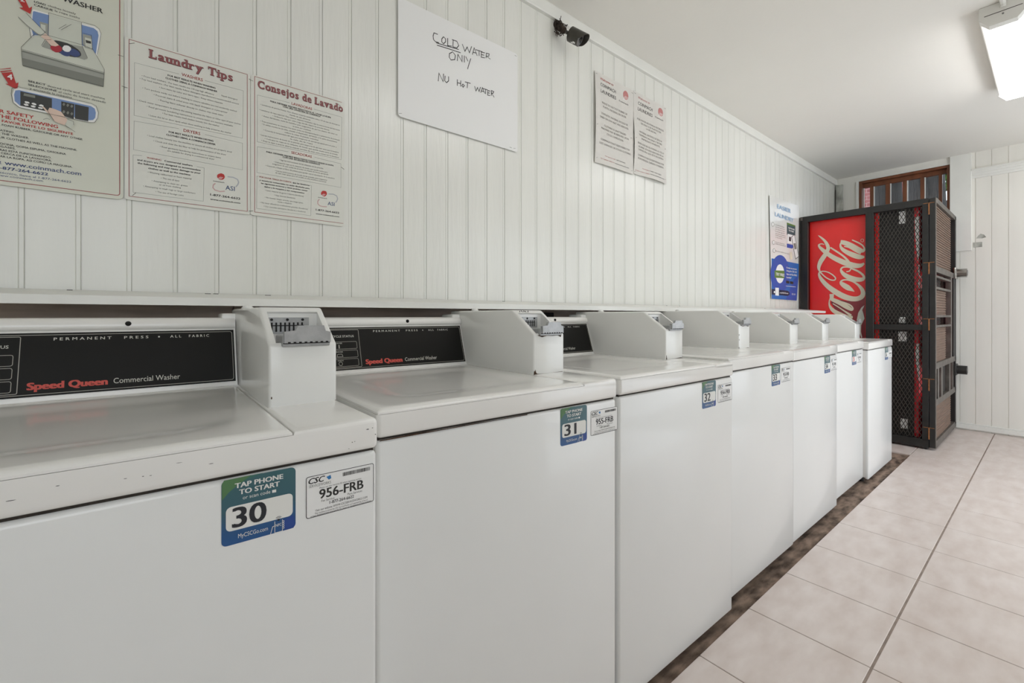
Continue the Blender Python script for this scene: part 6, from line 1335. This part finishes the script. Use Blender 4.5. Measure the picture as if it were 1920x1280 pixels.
# ------------------------------------------------------------ iron cage
KX0, KX1, KY0, KY1, KZ = 4.77, 5.868, .600, 1.535, 1.992
og = ((KX0 + KX1) / 2, (KY0 + KY1) / 2, 0)
t = thing('security_cage', 'tall black iron security cage with diamond mesh around the red vending machine', 'cage', og)
I = M['black_iron']
def bar(name, x0, x1, y0, y1, z0, z1, m_=I, parent=None, bev=.002):
    m = MB(); m.box(x0, x1, y0, y1, z0, z1, m_, bev=bev, seg=1); return m.build(name, parent or t, og)
bar('post', KX0, KX0 + .04, 1.472, KY1, 0, KZ - .05); bar('post', KX1 - .04, KX1, 1.472, KY1, 0, KZ - .05)
bar('post', KX0, KX0 + .04, .985, 1.040, .07, KZ - .05)
bar('post', KX0, KX0 + .04, .640, .678, .07, KZ - .05); bar('post', KX1 - .05, KX1, .640, .678, 0, KZ - .05)
bar('top_rail', KX0, KX0 + .04, .640, KY1, KZ - .055, KZ); bar('top_rail', KX1 - .04, KX1, .640, KY1, KZ - .055, KZ)
bar('top_rail', KX0 + .04, KX1 - .04, 1.49, KY1, KZ - .055, KZ); bar('top_rail', KX0 + .04, KX1 - .04, .640, .676, KZ - .055, KZ)
bar('middle_rail', KX0 + .004, KX0 + .036, .678, .985, .945, .990)
bar('bottom_rail', KX0, KX0 + .04, .640, 1.472, .015, .078)
for y in (.66, 1.00, 1.50): bar('foot', KX0 + .005, KX0 + .035, y - .012, y + .012, 0, .02)
m = MB(); m.box(KX0 - .012, KX0 + .01, 1.515, 1.548, KZ - .035, KZ - .006, M['worn_iron'], bev=.002, seg=1); m.tube((KX0 - .016, 1.530, KZ - .02), (KX0 - .012, 1.530, KZ - .02), .009, M['worn_iron'], n=8); m.build('wall_clip', t, og)
def mesh_panel(y0, y1, z0, z1):
    m = MB(); cw, ch = .0245, .0500; k = ch / cw; x = KX0 + .022
    for sgn in (1, -1):
        c = -k * (y1 - y0); 
        lines = []
        v = (z0 - k * (y1 - y0)) if sgn > 0 else z0
        end = z1 if sgn > 0 else z1 + k * (y1 - y0)
        while v < end:
            P = []
            for (a, b) in ((0, None), (1, None)): pass
            # z = v + sgn * k * (y - y0), clipped to the panel
            ya, yb = y0, y1
            za = v; zb = v + sgn * k * (y1 - y0)
            def yat(z): return y0 + (z - v) / (sgn * k)
            if sgn > 0:
                if za < z0: ya = yat(z0)
                if zb > z1: yb = yat(z1)
            else:
                if za > z1: ya = yat(z1)
                if zb < z0: yb = yat(z0)
            if yb - ya > .004:
                A = Vector((x + sgn * .0012, ya, v + sgn * k * (ya - y0))); B_ = Vector((x + sgn * .0012, yb, v + sgn * k * (yb - y0)))
                d = (B_ - A); m.obox((A + B_) / 2, d, (1, 0, 0), d.cross(Vector((1, 0, 0))), d.length / 2, .0013, .0021, M['mesh_iron'])
            v += ch
    return m.build('mesh_panel', t, og)
mesh_panel(.676, .987, .988, KZ - .05); mesh_panel(.676, .987, .070, .948)
# front door with slatted panels
WI = M['worn_iron']; DY0, DY1 = KY0, KY0 + .034
door = bar('door', KX0, KX0 + .030, DY0, DY0 + .036, .02, KZ - .004)
def dbar(x0, x1, z0, z1, m_=WI, nm='bar'): return bar(nm, x0, x1, DY0 - .003, DY1, z0, z1, m_, door, .0015)
dbar(KX0 + .0005, KX0 + .020, .022, KZ - .006, WI, 'stile'); dbar(KX1 - .055, KX1 - .002, .05, KZ - .006, I, 'stile')
dbar(KX0 + .021, KX1 - .002, KZ - .040, KZ, WI, 'rail'); dbar(KX0 + .021, KX1 - .002, 1.405, 1.452, WI, 'rail')
dbar(KX0 + .021, KX1 - .002, .640, .688, WI, 'rail'); dbar(KX0 + .021, KX1 - .002, .352, .400, WI, 'rail'); dbar(KX0 + .021, KX1 - .002, .022, .075, WI, 'rail')
for z in (1.372, 1.282, 1.058, .978): dbar(KX0 + .02, 5.57, z - .010, z + .008)
dbar(5.555, 5.61, .688, 1.405); dbar(5.71, 5.78, .688, 1.405, I)
for a, b in ((4.870, 4.915), (5.030, 5.095), (5.455, 5.520), (5.66, 5.70)): dbar(a, b, .400, .640)
def slat_panel(x0, x1, z0, z1):
    m = MB(); n = int(round((z1 - z0) / .020)); h = (z1 - z0) / n
    for k in range(n):
        z = z0 + k * h
        m.prism([(DY0 + .012, z), (DY0 + .020, z), (DY0 + .020, z + h - .001), (DY0 + .016, z + h - .001), (DY0 + .0105, z + h * .5)], lambda y, zz: (x0, y, zz), lambda y, zz: (x1, y, zz), M['slat'])
    m.build('slat_panel', door, og)
slat_panel(KX0 + .02, 5.66, 1.452, KZ - .04); slat_panel(KX0 + .02, 5.38, 1.066, 1.272); slat_panel(KX0 + .02, 5.38, .688, .968); slat_panel(KX0 + .02, 5.66, .070, .352)
def small_mesh(x0, x1, z0, z1):
    m = MB()
    for sgn in (1, -1):
        x = x0 - .15
        while x < x1:
            a = max(x, x0); b = min(x + .12, x1)
            if b - a > .01:
                f_ = lambda q: (z0 + (q - x) / .12 * (z1 - z0)) if sgn > 0 else (z1 - (q - x) / .12 * (z1 - z0))
                A = Vector((a, DY0 + .02, f_(a))); B_ = Vector((b, DY0 + .02, f_(b))); d = B_ - A
                m.obox((A + B_) / 2, d, (0, 1, 0), d.cross(Vector((0, 1, 0))), d.length / 2, .0015, .003, I)
            x += .05
    m.build('mesh_strip', door, og)
small_mesh(4.80, 5.15, 1.290, 1.362); small_mesh(4.80, 5.15, .986, 1.048)
m = MB(); m.box(5.20, 5.42, DY0 + .02, DY0 + .03, .400, .640, M['vblack'])
for k in range(7): m.tube((5.20, DY0 + .025, .42 + .034 * k), (5.20, DY0 + .03, .42 + .034 * k), .014, M['vblack'], n=10)
m.build('perforated_plate', door, og)
for z in (1.905, 1.435, .990, .515, .130):
    m = MB(); m.tube((KX0 - .003, .638, z - .045), (KX0 - .003, .638, z + .045), .0048, M['hinge'], n=8); m.box(KX0 - .002, KX0, .606, .672, z + .044, z + .049, M['hinge']); m.build('hinge', t, og)
for z, mt in ((1.452, M['chrome']), (.565, M['black_iron'])):
    m = MB(); m.box(5.70, 5.84, DY0 - .02, DY0, z - .05, z + .05, mt, bev=.004, seg=2); m.tube((5.77, DY0 - .02, z), (5.77, DY0 - .085, z), .040, mt, n=24); m.tube((5.77, DY0 - .085, z), (5.77, DY0 - .088, z), .026, M['steel'], n=20)
    lk = m.build('lock', door, og, smooth=45)

# pipe stub and valve box on the bare board behind the third machine
og = (1.36, 1.50, .9)
t = thing('water_valve', 'dark water valve and pipes against the wall behind the second coin box', 'valve', og)
m = MB(); m.tube((1.33, 1.50, .80), (1.33, 1.50, 1.06), .011, M['rust'], n=10); m.tube((1.42, 1.50, .80), (1.42, 1.50, 1.06), .011, M['rust'], n=10); m.build('pipe', t, og)
m = MB(); m.box(1.29, 1.46, 1.478, 1.523, 1.030, 1.075, M['vblack'], bev=.004, seg=1); m.build('valve_box', t, og)
